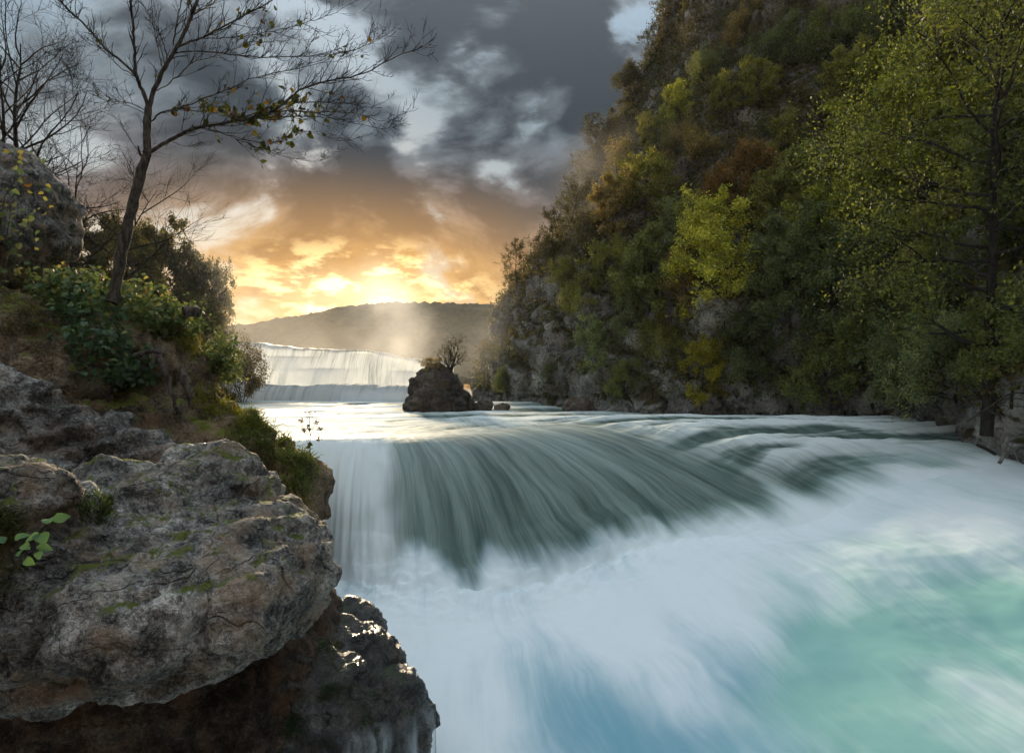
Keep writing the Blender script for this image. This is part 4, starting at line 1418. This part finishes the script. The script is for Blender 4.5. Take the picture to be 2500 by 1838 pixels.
# ------------------------------------------------------------------ the leaning bare tree on the bank
def bare_tree():
    rs = np.random.RandomState(17)
    D0 = 11.0
    hb = bank_bvh.ray_cast(Vector((P(283, 690, D0)[0], D0, 8)), Vector((0, 0, -1)))[0]
    rt = root('bare_tree', (hb.x, hb.y, hb.z), 'leaning bare tree with a few last leaves on the left bank', 'tree')
    sk = [  # (points px py, dy at start, dy at end, r0, r1, twig amount)
        ([(275, 740), (285, 690), (296, 620), (318, 530), (336, 455), (352, 400), (359, 376)], 0, 0, .112, .088, 0),
        ([(359, 376), (359, 334), (361, 290), (362, 264)], 0, 0.05, .082, .070, .3),
        ([(362, 264), (350, 225), (333, 189), (330, 150), (328, 111), (323, 50), (318, -20), (312, -90)], .05, -.5, .050, .020, 1),
        ([(331, 182), (290, 145), (250, 111), (195, 50), (165, 22), (135, -10), (100, -50)], -.1, .7, .034, .012, 1),
        ([(331, 186), (300, 170), (268, 140), (235, 110), (205, 92), (175, 75)], -.1, -.5, .016, .005, .8),
        ([(362, 264), (379, 217), (401, 167), (430, 120), (452, 75), (470, 36), (482, 0), (505, -60)], .05, .4, .058, .030, .9),
        ([(430, 117), (460, 103), (495, 92), (555, 60), (618, 28), (661, 3), (720, -30)], .2, 1.0, .034, .012, 1),
        ([(495, 94), (540, 93), (591, 89), (675, 75), (758, 53), (814, 33), (875, 0)], .4, .2, .018, .006, 1),
        ([(430, 130), (468, 125), (540, 130), (619, 139), (700, 139), (758, 136), (815, 132), (870, 122), (934, 89)], .2, -.7, .024, .006, 1),
        ([(383, 222), (404, 211), (440, 180), (473, 153), (520, 138), (563, 122), (640, 105), (700, 100)], .1, -.9, .018, .006, 1),
        ([(470, 36), (500, 22), (525, 5), (560, -30)], .3, .9, .022, .010, .8),
        ([(395, 161), (384, 110), (373, 56), (370, 0), (368, -50)], .1, -.8, .016, .006, .9),
        ([(409, 136), (392, 90), (370, 42), (337, 0), (310, -30)], .15, .9, .016, .006, .9),
        ([(423, 111), (428, 80), (434, 42), (445, 0), (455, -40)], .2, -.6, .020, .008, .8),
        # long low limb to the right
        ([(362, 374), (385, 360), (418, 342), (450, 325), (487, 312), (522, 306), (570, 296), (619, 287), (675, 267), (730, 223), (800, 198), (878, 184), (953, 145), (1037, 111), (1067, 81)], 0, -1.1, .056, .004, 1),
        ([(619, 287), (690, 286), (758, 284), (820, 290), (870, 301), (937, 316), (960, 300)], -.4, .3, .020, .004, 1),
        ([(560, 298), (640, 270), (700, 255), (790, 250), (860, 255), (905, 262), (955, 240)], -.3, .8, .020, .004, 1),
        ([(600, 290), (680, 272), (760, 275), (850, 275), (930, 295), (960, 290)], -.4, -1.6, .016, .004, 1),
        ([(370, 297), (390, 278), (434, 267), (470, 270), (515, 276), (580, 290)], .0, .8, .024, .006, 1),
        ([(430, 267), (470, 252), (515, 234), (572, 212), (614, 192), (717, 170), (780, 155), (842, 142), (935, 90)], .2, 1.0, .020, .004, 1),
        ([(520, 308), (536, 322), (590, 345), (647, 367), (703, 384), (775, 394), (800, 380)], -.2, .4, .016, .004, 1),
        ([(500, 312), (560, 330), (620, 345), (680, 345), (740, 320), (830, 345), (880, 335)], -.2, -.8, .014, .004, .9),
        ([(420, 345), (450, 357), (500, 355), (530, 340)], -.1, .5, .010, .003, .8),
        ([(352, 268), (320, 253), (285, 248), (250, 242), (210, 222), (178, 200)], 0, -.6, .014, .004, 1),
        ([(352, 278), (320, 262), (278, 245), (230, 210), (195, 184), (170, 155)], 0, .6, .012, .004, 1),
        ([(345, 372), (331, 362), (305, 322), (278, 287), (250, 272), (235, 262)], 0, -.4, .010, .003, .3),
        ([(345, 370), (330, 358), (300, 310), (280, 285), (240, 255)], 0, .3, .008, .003, .2),
        ([(350, 385), (340, 372), (338, 358)], 0, -.1, .035, .025, 0),
    ]
    thick, thin, anch = [], [], []
    for pts, y0, y1, r0, r1, tw in sk:
        n = len(pts)
        ctrl = np.array([P(px, py, D0 + y0 + (y1 - y0) * (k / (n - 1)) ** 1.2) for k, (px, py) in enumerate(pts)])
        m = n * 4
        cur = smooth_curve(ctrl, m)
        cur += 0.006 * rs.normal(size=cur.shape)
        rad = np.linspace(r0, r1, m) * (0.7 if r0 < 0.08 else 0.84) * (1 + 0.06 * rs.normal(size=m))
        if r0 > 0.105:
            rad[:4] *= np.linspace(1.35, 1.03, 4)
        thick.append((cur, rad))
        if tw <= 0:
            continue
        seg = np.linalg.norm(np.diff(cur, axis=0), axis=1)
        Lc = np.concatenate([[0], np.cumsum(seg)])
        tot = Lc[-1]
        cnt = int(tot * 12 * tw)
        for j in range(cnt):
            q = rs.uniform(0.12, 1.0) * tot
            i = min(np.searchsorted(Lc, q), m - 1)
            i = max(i, 1)
            d = cur[i] - cur[i - 1]
            fq = q / tot
            ln = (0.25 + 0.75 * rs.uniform() ** 1.5) * (1.05 - 0.45 * fq) * min(1.0, 0.35 + tot * 0.25)
            dd = side_dir(rs, d, rs.uniform(0.45, 0.95)) + np.array([0.12, 0, 0.22])
            tp, tr = grow(rs, cur[i], dd, ln, min(rad[i] * 0.6, 0.009), 0.30, 0.35, 6, 0.42)
            thin.append((tp, tr))
            anch.append(tp[2:])
            for k in range(rs.randint(2, 6)):
                a = rs.randint(1, 6)
                t2, r2 = grow(rs, tp[a], side_dir(rs, tp[a] - tp[a - 1], rs.uniform(0.5, 0.9)), ln * rs.uniform(0.2, 0.5), max(tr[a] * 0.65, 0.0040), 0.35, 0.3, 4, 0.55)
                thin.append((t2, r2))
                anch.append(t2[1:])
                if rs.uniform() < 0.5:
                    t3, r3 = grow(rs, t2[2], side_dir(rs, t2[2] - t2[1], 0.7), ln * rs.uniform(0.1, 0.22), 0.0034, 0.35, 0.3, 3, 0.6)
                    thin.append((t3, r3))
    V, Fq = tubes(thick[:2], 14)
    part('trunk', V, Fq, M_bark, rt)
    for ln in thick[2:]:
        V, Fq = tubes([ln], 9)
        part('branch', V, Fq, M_bark, rt)
    V, Fq = tubes(thin, 4)
    o = part('twig_spray', V, Fq, M_bark_dark, rt)
    o['kind'] = 'stuff'
    A = np.concatenate(anch)
    px = 1250 + F * A[:, 0] / A[:, 1]
    py = HOR - F * A[:, 2] / A[:, 1]
    w = 0.006 + np.exp(-((px - 590) / 120) ** 2 - ((py - 268) / 42) ** 2) + 0.35 * np.exp(-((px - 680) / 80) ** 2 - ((py - 340) / 40) ** 2) + 0.08 * np.exp(-((px - 640) / 90) ** 2 - ((py - 60) / 50) ** 2)
    w *= (py > 4)
    idx = rs.choice(len(A), 295, replace=False, p=w / w.sum())
    for i in idx:
        n = rs.normal(size=3)
        t = [(0.05, 0.06, 0.014), (0.10, 0.09, 0.015), (0.035, 0.045, 0.015), (0.16, 0.10, 0.016), (0.10, 0.05, 0.02)][rs.choice(5, p=[.4, .25, .2, .1, .05])]
        put_leaf(rt, A[i], n, rs.uniform(0.07, 0.145), t, rs)


bare_tree()


# ------------------------------------------------------------------ shrubs, roots and grass on the bank
def bank_hit(px, py):
    d = Vector(P(px, py, 1)).normalized()
    r = bank_bvh.ray_cast(Vector((0, 0, 0)), d)
    return r[0], r[1]


def leafy_shrub(label, zone, n_parts, n_stuff, size, tints, seed, out=(0.03, 0.35), stems=14, weights=None):
    rs = np.random.RandomState(seed)
    pts, nrs = [], []
    tries = 0
    while len(pts) < n_parts + n_stuff and tries < 20000:
        tries += 1
        cx, cyy, rx, ry = zone[rs.randint(len(zone))]
        a, r = rs.uniform(0, 6.28), math.sqrt(rs.uniform())
        px, py = cx + rx * r * math.cos(a), cyy + ry * r * math.sin(a)
        p, n = bank_hit(px, py)
        if p is None or p.y > 15.5:
            continue
        pts.append(np.array(p))
        nrs.append(np.array(n))
    if not pts:
        return
    pts = np.array(pts)
    nrs = np.array(nrs)
    nrs *= np.sign((nrs * -pts).sum(1))[:, None]
    off = rs.uniform(out[0], out[1], len(pts)) ** 1.0
    L = pts + nrs * off[:, None] + np.array([0, 0, 1.0]) * (off * 0.5)[:, None] + rs.normal(size=pts.shape) * 0.05
    base = pts.mean(0)
    rt = root('leafy_shrub', tuple(base), label, 'shrub')
    lines = []
    for k in range(stems):
        i = rs.randint(len(pts))
        near = np.argsort(np.linalg.norm(L - L[i], axis=1))[rs.randint(20, min(len(L) - 1, 90))]
        a, b = pts[i] - nrs[i] * 0.05, L[near]
        mid = (a + b) / 2 + nrs[i] * 0.2 + np.array([0, 0, 0.12])
        lines.append((smooth_curve(np.array([a, mid, b]), 8), np.linspace(0.012, 0.004, 8)))
    for ln in lines:
        V, Fq = tubes([ln], 5)
        part('stem', V, Fq, M_bark, rt)
    order = np.argsort(-off)      # the outermost leaves singly, the inner ones as one mass
    for i in order[:n_parts]:
        nn = nrs[i] * 0.7 + np.array([0, -0.2, 0.55]) + rs.normal(size=3) * 0.45
        put_leaf(rt, L[i], nn, size * rs.uniform(0.6, 1.25), tints[rs.choice(len(tints), p=weights)], rs)
    inner = order[n_parts:]
    if len(inner):
        V, Fq, rnd = leaf_quads(rs, L[inner], size * 1.0, 0.6, 0.7)
        o = part('foliage', V, Fq, M_near, rt, False, {'rnd': rnd}, tints[0])
        o['kind'] = 'stuff'


DG, MG, YG, YE, OR = (0.075, 0.130, 0.065), (0.13, 0.17, 0.065), (0.25, 0.25, 0.08), (0.46, 0.38, 0.11), (0.38, 0.20, 0.06)
leafy_shrub('dense leafy shrub with yellowing leaves around the foot of the bare tree', [(290, 705, 170, 45), (390, 750, 120, 55), (430, 790, 90, 45), (160, 720, 70, 50)], 260, 2400, 0.115, [MG, DG, YG, YE, OR], 1, (0.03, 0.45), 26, [.36, .26, .2, .14, .04])
leafy_shrub('dark green bramble hanging down to the pale rock slab', [(230, 820, 80, 60), (260, 890, 80, 50), (190, 760, 70, 40), (300, 930, 60, 30)], 200, 1600, 0.12, [DG, MG, DG, YG], 2, (0.05, 0.5), 18, [.5, .3, .15, .05])
leafy_shrub('bright green bush at the right edge of the bank below the dark trees', [(500, 770, 50, 60), (530, 850, 40, 60), (465, 740, 50, 40), (545, 900, 25, 40)], 150, 1500, 0.085, [MG, YG, MG, YE], 3, (0.05, 0.55), 18, [.45, .35, .12, .08])


def vine():
    rs = np.random.RandomState(8)
    rt = root('vine', tuple(P(60, 640, 11.2)), 'vine with yellow and green leaves on the perched boulder', 'vine')
    lines = []
    for (a, b, c) in (((-20, 700), (20, 560), (45, 350)), ((-10, 690), (60, 560), (95, 460)), ((-30, 640), (20, 470), (70, 400)), ((-20, 720), (40, 640), (25, 540))):
        cur = smooth_curve(np.array([P(*a, 10.9), P(*b, 10.75), P(*c, 10.85)]), 12) + rs.normal(size=(12, 3)) * 0.015
        lines.append((cur, np.linspace(0.012, 0.004, 12)))
        for k in range(22):
            q = cur[rs.randint(1, 12)] + rs.normal(size=3) * np.array([0.13, 0.06, 0.13])
            put_leaf(rt, q, np.array([0.2, -0.8, 0.5]) + rs.normal(size=3) * 0.4, rs.uniform(0.07, 0.15), [YG, MG, (0.26, 0.22, 0.05), (0.22, 0.11, 0.03), DG][rs.choice(5, p=[.3, .3, .16, .06, .18])], rs)
    for ln in lines:
        V, Fq = tubes([ln], 5)
        part('stem', V, Fq, M_bark, rt)


vine()


def roots():
    rs = np.random.RandomState(4)
    rt = root('tree_root', tuple(P(400, 870, 10.6)), 'knotted bare roots hanging over the hollow in the earth bank', 'root')
    lines = []
    for pts in ([(385, 845, 10.9), (395, 890, 10.5), (412, 930, 10.4), (425, 980, 10.4), (435, 1010, 10.6)], [(330, 870, 10.7), (360, 860, 10.5), (390, 862, 10.6)], [(440, 900, 10.8), (455, 950, 10.6), (470, 1000, 10.7)]):
        c = smooth_curve(np.array([P(*q) for q in pts]), 18) + rs.normal(size=(18, 3)) * 0.012
        lines.append((c, np.linspace(0.055, 0.022, 18) * (1 + 0.15 * rs.normal(size=18))))
    for ln in lines:
        V, Fq = tubes([ln], 8)
        part('root_strand', V, Fq, M_bark, rt)


roots()
M_grass = leaf_mat('grass', [(0.15, (0.5, 0.6, 0.4)), (0.5, (1, 1, 1)), (0.85, (1.9, 1.6, 1.1))], 0.35)


def blades(rs, centres, n, length, spread, lean, width=0.008):
    VV, rn = [], []
    C = np.repeat(np.asarray(centres, float), n, 0) + rs.normal(size=(len(centres) * n, 3)) * spread
    m = len(C)
    d = rs.normal(size=(m, 3)) * np.array([0.5, 0.5, 0.15]) + np.asarray(lean, float)
    d /= np.linalg.norm(d, axis=1)[:, None]
    ln = length * rs.uniform(0.45, 1.2, m)[:, None]
    sd_ = np.cross(d, rs.normal(size=(m, 3)))
    sd_ /= np.linalg.norm(sd_, axis=1)[:, None]
    w = sd_ * width
    droop = np.array([0, 0, -1.0])
    p0, p1, p2 = C, C + d * ln * 0.5, C + d * ln * 0.85 + droop * ln * 0.22
    V = np.stack([p0 - w, p0 + w, p1 - w * 0.8, p1 + w * 0.8, p2], 1).reshape(-1, 3)
    i = np.arange(m)[:, None] * 5
    quads = i + np.array([[0, 1, 3, 2]])
    tris = i + np.array([[2, 3, 4]])
    return V, [quads, tris], np.repeat(rs.uniform(0, 1, m), 5)


def grass(name, label, centres, n, length, spread, lean, tint, seed, width=0.008):
    rs = np.random.RandomState(seed)
    V, Fq, rnd = blades(rs, centres, n, length, spread, lean, width)
    o = link(name, mesh_from(name, V, Fq, False, {'rnd': rnd}), M_grass)
    o.color = (*tint, 1)
    return struct(o, 'stuff', label)


def centres_px(zone, n, seed, bvh):
    rs = np.random.RandomState(seed)
    out = []
    for _ in range(n * 6):
        cx, cyy, rx, ry = zone[rs.randint(len(zone))]
        a, r = rs.uniform(0, 6.28), math.sqrt(rs.uniform())
        d = Vector(P(cx + rx * r * math.cos(a), cyy + ry * r * math.sin(a), 1)).normalized()
        h = bvh.ray_cast(Vector((0, 0, 0)), d)[0]
        if h is not None and h.y < 18:
            out.append(np.array(h))
        if len(out) >= n:
            break
    return out


bo_bvh = BVHTree.FromPolygons([Vector(v) for v in vcos(boulder.data)], [tuple(p.vertices) for p in boulder.data.polygons])
c = centres_px([(700, 1080, 70, 50), (640, 1060, 60, 50), (730, 1150, 40, 60)], 170, 1, bank_bvh)
grass('ledge_grass', 'green grass on the ledge beside the white chute', c, 14, 0.30, 0.05, (0.1, -0.5, 0.5), (0.12, 0.15, 0.035), 2)
c = centres_px([(700, 1190, 60, 70), (660, 1150, 50, 60)], 150, 3, bank_bvh)
grass('hanging_grass', 'dry brown grass hanging from the ledge beside the chute', c, 16, 0.42, 0.05, (0.05, -0.45, -0.7), (0.19, 0.145, 0.06), 4)
c = centres_px([(540, 980, 70, 50), (620, 1010, 60, 40), (480, 830, 50, 40)], 160, 5, bank_bvh)
grass('moss_fringe', 'short mossy grass over the hump of the bank', c, 16, 0.16, 0.06, (0.1, -0.4, 0.5), (0.21, 0.21, 0.035), 6, 0.007)
c = centres_px([(450, 800, 60, 35), (410, 770, 60, 30)], 70, 7, bank_bvh)
grass('bank_grass', 'pale tufts of long grass drooping over the earth bank', c, 14, 0.40, 0.05, (0.15, -0.5, 0.1), (0.17, 0.15, 0.045), 8)
c = centres_px([(230, 1245, 45, 40)], 14, 9, bo_bvh)
grass('hollow_grass', 'green grass in the hollow of the huge boulder', c, 26, 0.16, 0.03, (0.1, -0.3, 0.8), (0.06, 0.10, 0.02), 10, 0.004)
c = centres_px([(20, 1370, 50, 60), (10, 1290, 20, 50)], 14, 11, bo_bvh)
grass('edge_grass', 'long grass at the left edge on the huge boulder', c, 30, 0.22, 0.03, (0.35, -0.5, 0.3), (0.09, 0.10, 0.03), 12, 0.003)
c = centres_px([(400, 1210, 12, 10), (480, 1130, 8, 6)], 3, 13, bo_bvh)
if c:
    grass('rock_grass', 'yellowish grass tuft on top of the huge boulder', c, 22, 0.10, 0.012, (0.0, -0.3, 0.7), (0.18, 0.17, 0.04), 14, 0.002)


def sapling():
    rs = np.random.RandomState(6)
    D = 3.75
    rt = root('seedling', tuple(P(50, 1400, D)), 'seedling with broad pale green leaves at the lower left', 'plant')
    st = smooth_curve(np.array([P(25, 1400, D), P(60, 1350, D - .05), P(90, 1310, D - .1), P(120, 1275, D - .1)]), 10)
    st2 = smooth_curve(np.array([P(40, 1385, D), P(20, 1340, D - .03), P(0, 1325, D - .05)]), 8)
    for ln in ((st, np.linspace(.006, .003, 10)), (st2, np.linspace(.005, .003, 8))):
        V, Fq = tubes([ln], 5)
        part('stem', V, Fq, M_bark, rt)
    for (px, py, s) in ((118, 1278, .10), (130, 1272, .09), (95, 1300, .10), (100, 1305, .09), (88, 1335, .09), (60, 1365, .07), (95, 1345, .07), (10, 1325, .09), (35, 1318, .08), (-5, 1340, .09), (55, 1330, .08), (45, 1358, .07)):
        put_leaf(rt, P(px, py, D - 0.1), np.array([0.1, -0.55, 0.8]) + rs.normal(size=3) * 0.25, s, (0.10, 0.19, 0.075), rs)


sapling()


def flower():
    rs = np.random.RandomState(9)
    D = 12.6
    h = bank_bvh.ray_cast(Vector((P(755, 0, D)[0], D, 6)), Vector((0, 0, -1)))[0]
    zb = h.z if h else -1.5
    b = np.array((P(755, 0, D)[0], D, zb))
    rt = root('wild_flower', tuple(b), 'tall seeding wildflower on the tip of the ledge beside the chute', 'flower')
    top = P(755, 1010, D)
    lines = [(smooth_curve(np.array([b - [0, 0, .1], (b + top) / 2 + [0.02, 0, 0], top]), 10), np.linspace(.011, .005, 10))]
    heads = [top]
    for (px, py) in ((773, 1030), (735, 1028), (782, 1045), (742, 1050), (778, 1070)):
        q = P(px, py, D)
        a = lines[0][0][rs.randint(4, 8)]
        lines.append((np.array([a, (a + q) / 2 + [0, 0, .03], q]), np.array([.005, .004, .003])))
        heads.append(q)
    for ln in lines:
        V, Fq = tubes([ln], 5)
        part('stem', V, Fq, M_bark_dark, rt)
    for k, q in enumerate(heads):
        C = q + rs.normal(size=(60, 3)) * (0.05 if k == 0 else 0.03)
        V, Fq, rnd = leaf_quads(rs, C, 0.035, 0.3, 0.6)
        part('seed_head', V, Fq, M_near, rt, False, {'rnd': rnd}, (0.10, 0.065, 0.035))['kind'] = 'stuff'
    for k in range(12):
        a = lines[0][0][rs.randint(2, 8)] + rs.normal(size=3) * 0.04
        put_leaf(rt, a, rs.normal(size=3), 0.12, (0.07, 0.085, 0.025), rs)


flower()


def stick(name, pts, r0, r1, mat, label, cat, extra=()):
    ctrl = np.array([P(*q) for q in pts])
    rt = root(name, tuple(ctrl[0]), label, cat)
    V, Fq = tubes([(smooth_curve(ctrl, 14), np.linspace(r0, r1, 14))], 7)
    part('stem', V, Fq, mat, rt)
    for e in extra:
        V, Fq = tubes([(smooth_curve(np.array([P(*q) for q in e]), 8), np.linspace(r0 * 0.6, r1 * 0.5, 8))], 6)
        part('branch', V, Fq, mat, rt)


stick('twig', [(735, 1150, 12.4), (765, 1158, 12.3), (800, 1172, 12.2)], .010, .004, M_bark_dark, 'thin twig reaching out over the white chute', 'twig', [[(775, 1162, 12.3), (790, 1160, 12.2), (802, 1164, 12.2)], [(785, 1166, 12.25), (795, 1172, 12.2), (800, 1178, 12.2)]])
stick('snag', [(2452, 1080, 17.3), (2458, 1068, 17.3), (2452, 1105, 17.2), (2440, 1130, 17.1)], .05, .05, M_dead, 'broken grey snag standing in the rapids by the right bank', 'driftwood', [[(2458, 1085, 17.3), (2475, 1100, 17.3), (2485, 1125, 17.2)]])
stick('log', [(2385, 1085, 17.6), (2410, 1097, 17.5), (2432, 1110, 17.4)], .05, .04, M_bark_dark, 'dark log lying in the rapids left of the snag', 'driftwood')
stick('stick', [(2175, 1012, 23.0), (2200, 1000, 22.8), (2230, 988, 22.6)], .028, .012, M_dead, 'pale stick leaning on the dark right bank', 'stick')
stick('branch', [(2360, 1030, 18.6), (2420, 990, 18.2), (2470, 960, 18.0), (2530, 965, 17.8)], .035, .015, M_bark, 'pale fallen branch at the foot of the tall tree', 'branch', [[(2435, 982, 18.1), (2480, 972, 18.0), (2520, 985, 17.9)], [(2410, 1000, 18.3), (2425, 1008, 18.2), (2430, 1012, 18.2)]])
stick('log', [(448, 762, 11.2), (470, 760, 11.3), (486, 764, 11.4)], .11, .10, M_bark, 'short sawn log end at the right edge of the leafy shrub', 'log')


# ------------------------------------------------------------------ veils of water over the wet rock
wet_bvh = BVHTree.FromPolygons([Vector(v) for v in vcos(wet.data)], [tuple(p.vertices) for p in wet.data.polygons])


def veil(name, top, foot, ns, nt, label):
    m_ = bpy.data.materials.get('water_veil')
    if m_ is None:
        m_, g = new_mat('water_veil')
        uv = g.n('ShaderNodeUVMap', {}, uv_map='flow').outputs[0]
        u, v, _ = g.sep(uv)
        fade = g.n('ShaderNodeAttribute', {}, attribute_name='foam').outputs['Fac']
        st = g.noise(g.comb(g.m('MULTIPLY', u, 6), g.m('MULTIPLY', v, 0.9), 0), 1.0, 4, 0.6, 0, True)
        al = g.m('MULTIPLY', g.ss(st, 0.32, 0.85), fade)
        b = g.n('ShaderNodeBsdfPrincipled', {'Base Color': (0.62, 0.68, 0.72), 'Roughness': 0.5, 'Specular IOR Level': 0.3})
        tr = g.n('ShaderNodeBsdfTransparent')
        g.n('ShaderNodeOutputMaterial', {0: g.n('ShaderNodeMixShader', {0: al, 1: tr.outputs[0], 2: b.outputs[0]}).outputs[0]})
    s = np.linspace(0, 1, ns)
    A, B_ = spl(top, s), spl(foot, s)
    t = np.linspace(0, 1, nt)
    V = np.empty((ns, nt, 3))
    V[..., :2] = A[:, None, :2] + (B_ - A)[:, None, :2] * (t[None, :, None] ** 0.7)
    V[..., 2] = A[:, None, 2] + (B_ - A)[:, None, 2] * (t[None, :] ** 1.7)
    # lay it on the rock: cast from outside towards the rock's core, never moving back in as it falls
    core = np.array([-2.5, 7.2])
    for i in range(ns):
        best = 0.0
        dr = np.append(B_[i, :2] - core, 0)
        dr /= np.linalg.norm(dr)
        for j in range(nt):
            c0 = np.array([core[0], core[1], V[i, j, 2]])
            h = wet_bvh.ray_cast(Vector(c0 + dr * 3), Vector(-dr))[0]
            q = ((np.array(h) - c0) @ dr) if h is not None else best
            best = max(best, q)
            V[i, j, :2] = core + dr[:2] * (best + 0.03 + 0.03 * t[j])
    foam = np.minimum(np.minimum(s, 1 - s) / 0.25, 1)[:, None] * (np.minimum(t / 0.3, 1) * 0.62)[None, :]
    L = np.concatenate([np.zeros((ns, 1)), np.cumsum(np.linalg.norm(np.diff(V, axis=1), axis=2), 1)], 1)
    U = np.broadcast_to(np.linalg.norm(A - A[0], axis=1)[:, None], L.shape)
    me = mesh_from(name, V.reshape(-1, 3), grid_faces(ns, nt), attrs={'foam': foam.ravel()}, uv=np.stack([U, L], -1).reshape(-1, 2))
    o = link(name, me, m_)
    struct(o, 'stuff', label)


veil('water_veil', [(-1.75, 6.1, -3.3), (-1.45, 6.4, -3.4), (-1.2, 6.8, -3.5), (-1.1, 7.3, -3.6)], [(-1.7, 5.6, -4.85), (-1.3, 6.0, -4.85), (-0.95, 6.5, -4.85), (-0.7, 7.2, -4.85)], 46, 30, 'thin veil of water pouring off the right shoulder of the wet rock')
veil('water_veil', [(-3.1, 5.6, -3.9), (-2.9, 5.6, -3.9), (-2.7, 5.6, -3.9)], [(-3.2, 5.2, -4.85), (-2.9, 5.2, -4.85), (-2.6, 5.2, -4.85)], 30, 24, 'thin trickle of water down the front face of the wet rock')
c = centres_px([(800, 1690, 40, 30), (880, 1690, 35, 25), (900, 1770, 25, 25), (800, 1580, 30, 15), (720, 1770, 20, 30)], 40, 15, wet_bvh)
if c:
    grass('rock_sedge', 'dark green sedge tufts dripping on the wet rock', c, 20, 0.13, 0.02, (0.05, -0.5, 0.15), (0.05, 0.085, 0.035), 16, 0.003)
c = centres_px([(80, 720, 90, 40), (60, 780, 80, 40), (120, 830, 60, 40)], 120, 17, bank_bvh)
if c:
    grass('bank_turf', 'thin brown and green turf on the bank below the perched boulder', c, 12, 0.16, 0.07, (0.05, -0.5, 0.4), (0.13, 0.125, 0.045), 18, 0.006)

# ------------------------------------------------------------------ air
def volume_box(name, lo, hi, density, color, aniso, label):
    x0, y0, z0 = lo
    x1, y1, z1 = hi
    V = [(x0, y0, z0), (x1, y0, z0), (x1, y1, z0), (x0, y1, z0), (x0, y0, z1), (x1, y0, z1), (x1, y1, z1), (x0, y1, z1)]
    me = mesh_from(name, V, np.array([[0, 3, 2, 1], [4, 5, 6, 7], [0, 1, 5, 4], [1, 2, 6, 5], [2, 3, 7, 6], [3, 0, 4, 7]]), False)
    m, g = new_mat(name)
    v = g.n('ShaderNodeVolumePrincipled', {'Color': color, 'Density': density, 'Anisotropy': aniso})
    g.n('ShaderNodeOutputMaterial', {1: v})
    return struct(link(name, me, m), 'stuff', label)


volume_box('haze', (-345, -12, -8.6), (345, 535, 92), 0.0002, (0.80, 0.90, 1.0), 0.1, 'thin golden haze filling the gorge')


def mist(name, c, r, density, scale, label, seed=0.0, aniso=0.5, color=(0.95, 0.95, 0.95)):
    """soft cloud of spray: a closed shell with density fading to nothing at its rim"""
    n, k = 24, 16
    th = np.linspace(0, 2 * math.pi, n, endpoint=False)
    ph = np.linspace(0, math.pi, k)[1:-1]
    V = [(0, 0, 1)] + [(math.sin(b) * math.cos(a), math.sin(b) * math.sin(a), math.cos(b)) for b in ph for a in th] + [(0, 0, -1)]
    Fq = []
    for i in range(len(ph) - 1):
        for j in range(n):
            Fq.append((1 + i * n + j, 1 + (i + 1) * n + j, 1 + (i + 1) * n + (j + 1) % n, 1 + i * n + (j + 1) % n))
    T = [(0, 1 + j, 1 + (j + 1) % n) for j in range(n)] + [(len(V) - 1, len(V) - 1 - n + (j + 1) % n, len(V) - 1 - n + j) for j in range(n)]
    me = mesh_from(name, V, [np.array(Fq), np.array(T)])
    m, g = new_mat(name)
    pos = g.n('ShaderNodeTexCoord').outputs['Object']
    d = g.vm('LENGTH', pos)
    f = g.ss(d, 0.15, 1.0, 1.0, 0.0)
    nz = g.noise(g.vm('ADD', g.vm('MULTIPLY', pos, tuple(np.asarray(r) * scale)), (seed, seed * 2, 0)), 1.0, 2, 0.55)
    f = g.m('MULTIPLY', f, g.ss(nz, 0.35, 0.68))
    v = g.n('ShaderNodeVolumePrincipled', {'Color': color, 'Density': g.m('MULTIPLY', f, density), 'Anisotropy': aniso})
    g.n('ShaderNodeOutputMaterial', {1: v})
    o = link(name, me, m, None, tuple(c))
    o.scale = r
    return struct(o, 'stuff', label)


mist('spray_mist', P(950, 790, 57), (5.5, 5, 8.5), 0.10, 0.18, 'bright plume of spray rising at the right end of the upper fall', 1.0)
mist('spray_mist', P(880, 900, 54), (17, 6, 5.5), 0.02, 0.15, 'low mist along the foot of the falls', 4.0)
mist('spray_mist', P(900, 850, 150), (130, 62, 22), 0.0045, 0.02, 'golden mist hanging in the valley before the far hill', 2.0, 0.35, (1.0, 0.9, 0.75))
mist('spray_mist', P(500, 760, 37), (8, 5, 6), 0.014, 0.15, 'thin mist among the trees left of the falls', 7.0)
mist('spray_mist', P(1280, 830, 50), (8, 5, 6.5), 0.024, 0.15, 'faint mist drifting before the pale bluff', 9.0)
mist('spray_mist', P(1500, 480, 48), (6, 6, 7), 0.034, 0.22, 'wisp of mist on the slope below the skyline rock', 11.0)
mist('spray_mist', P(1650, 400, 44), (5, 5, 6), 0.030, 0.25, 'wisp of mist high on the middle of the cliff', 13.0)
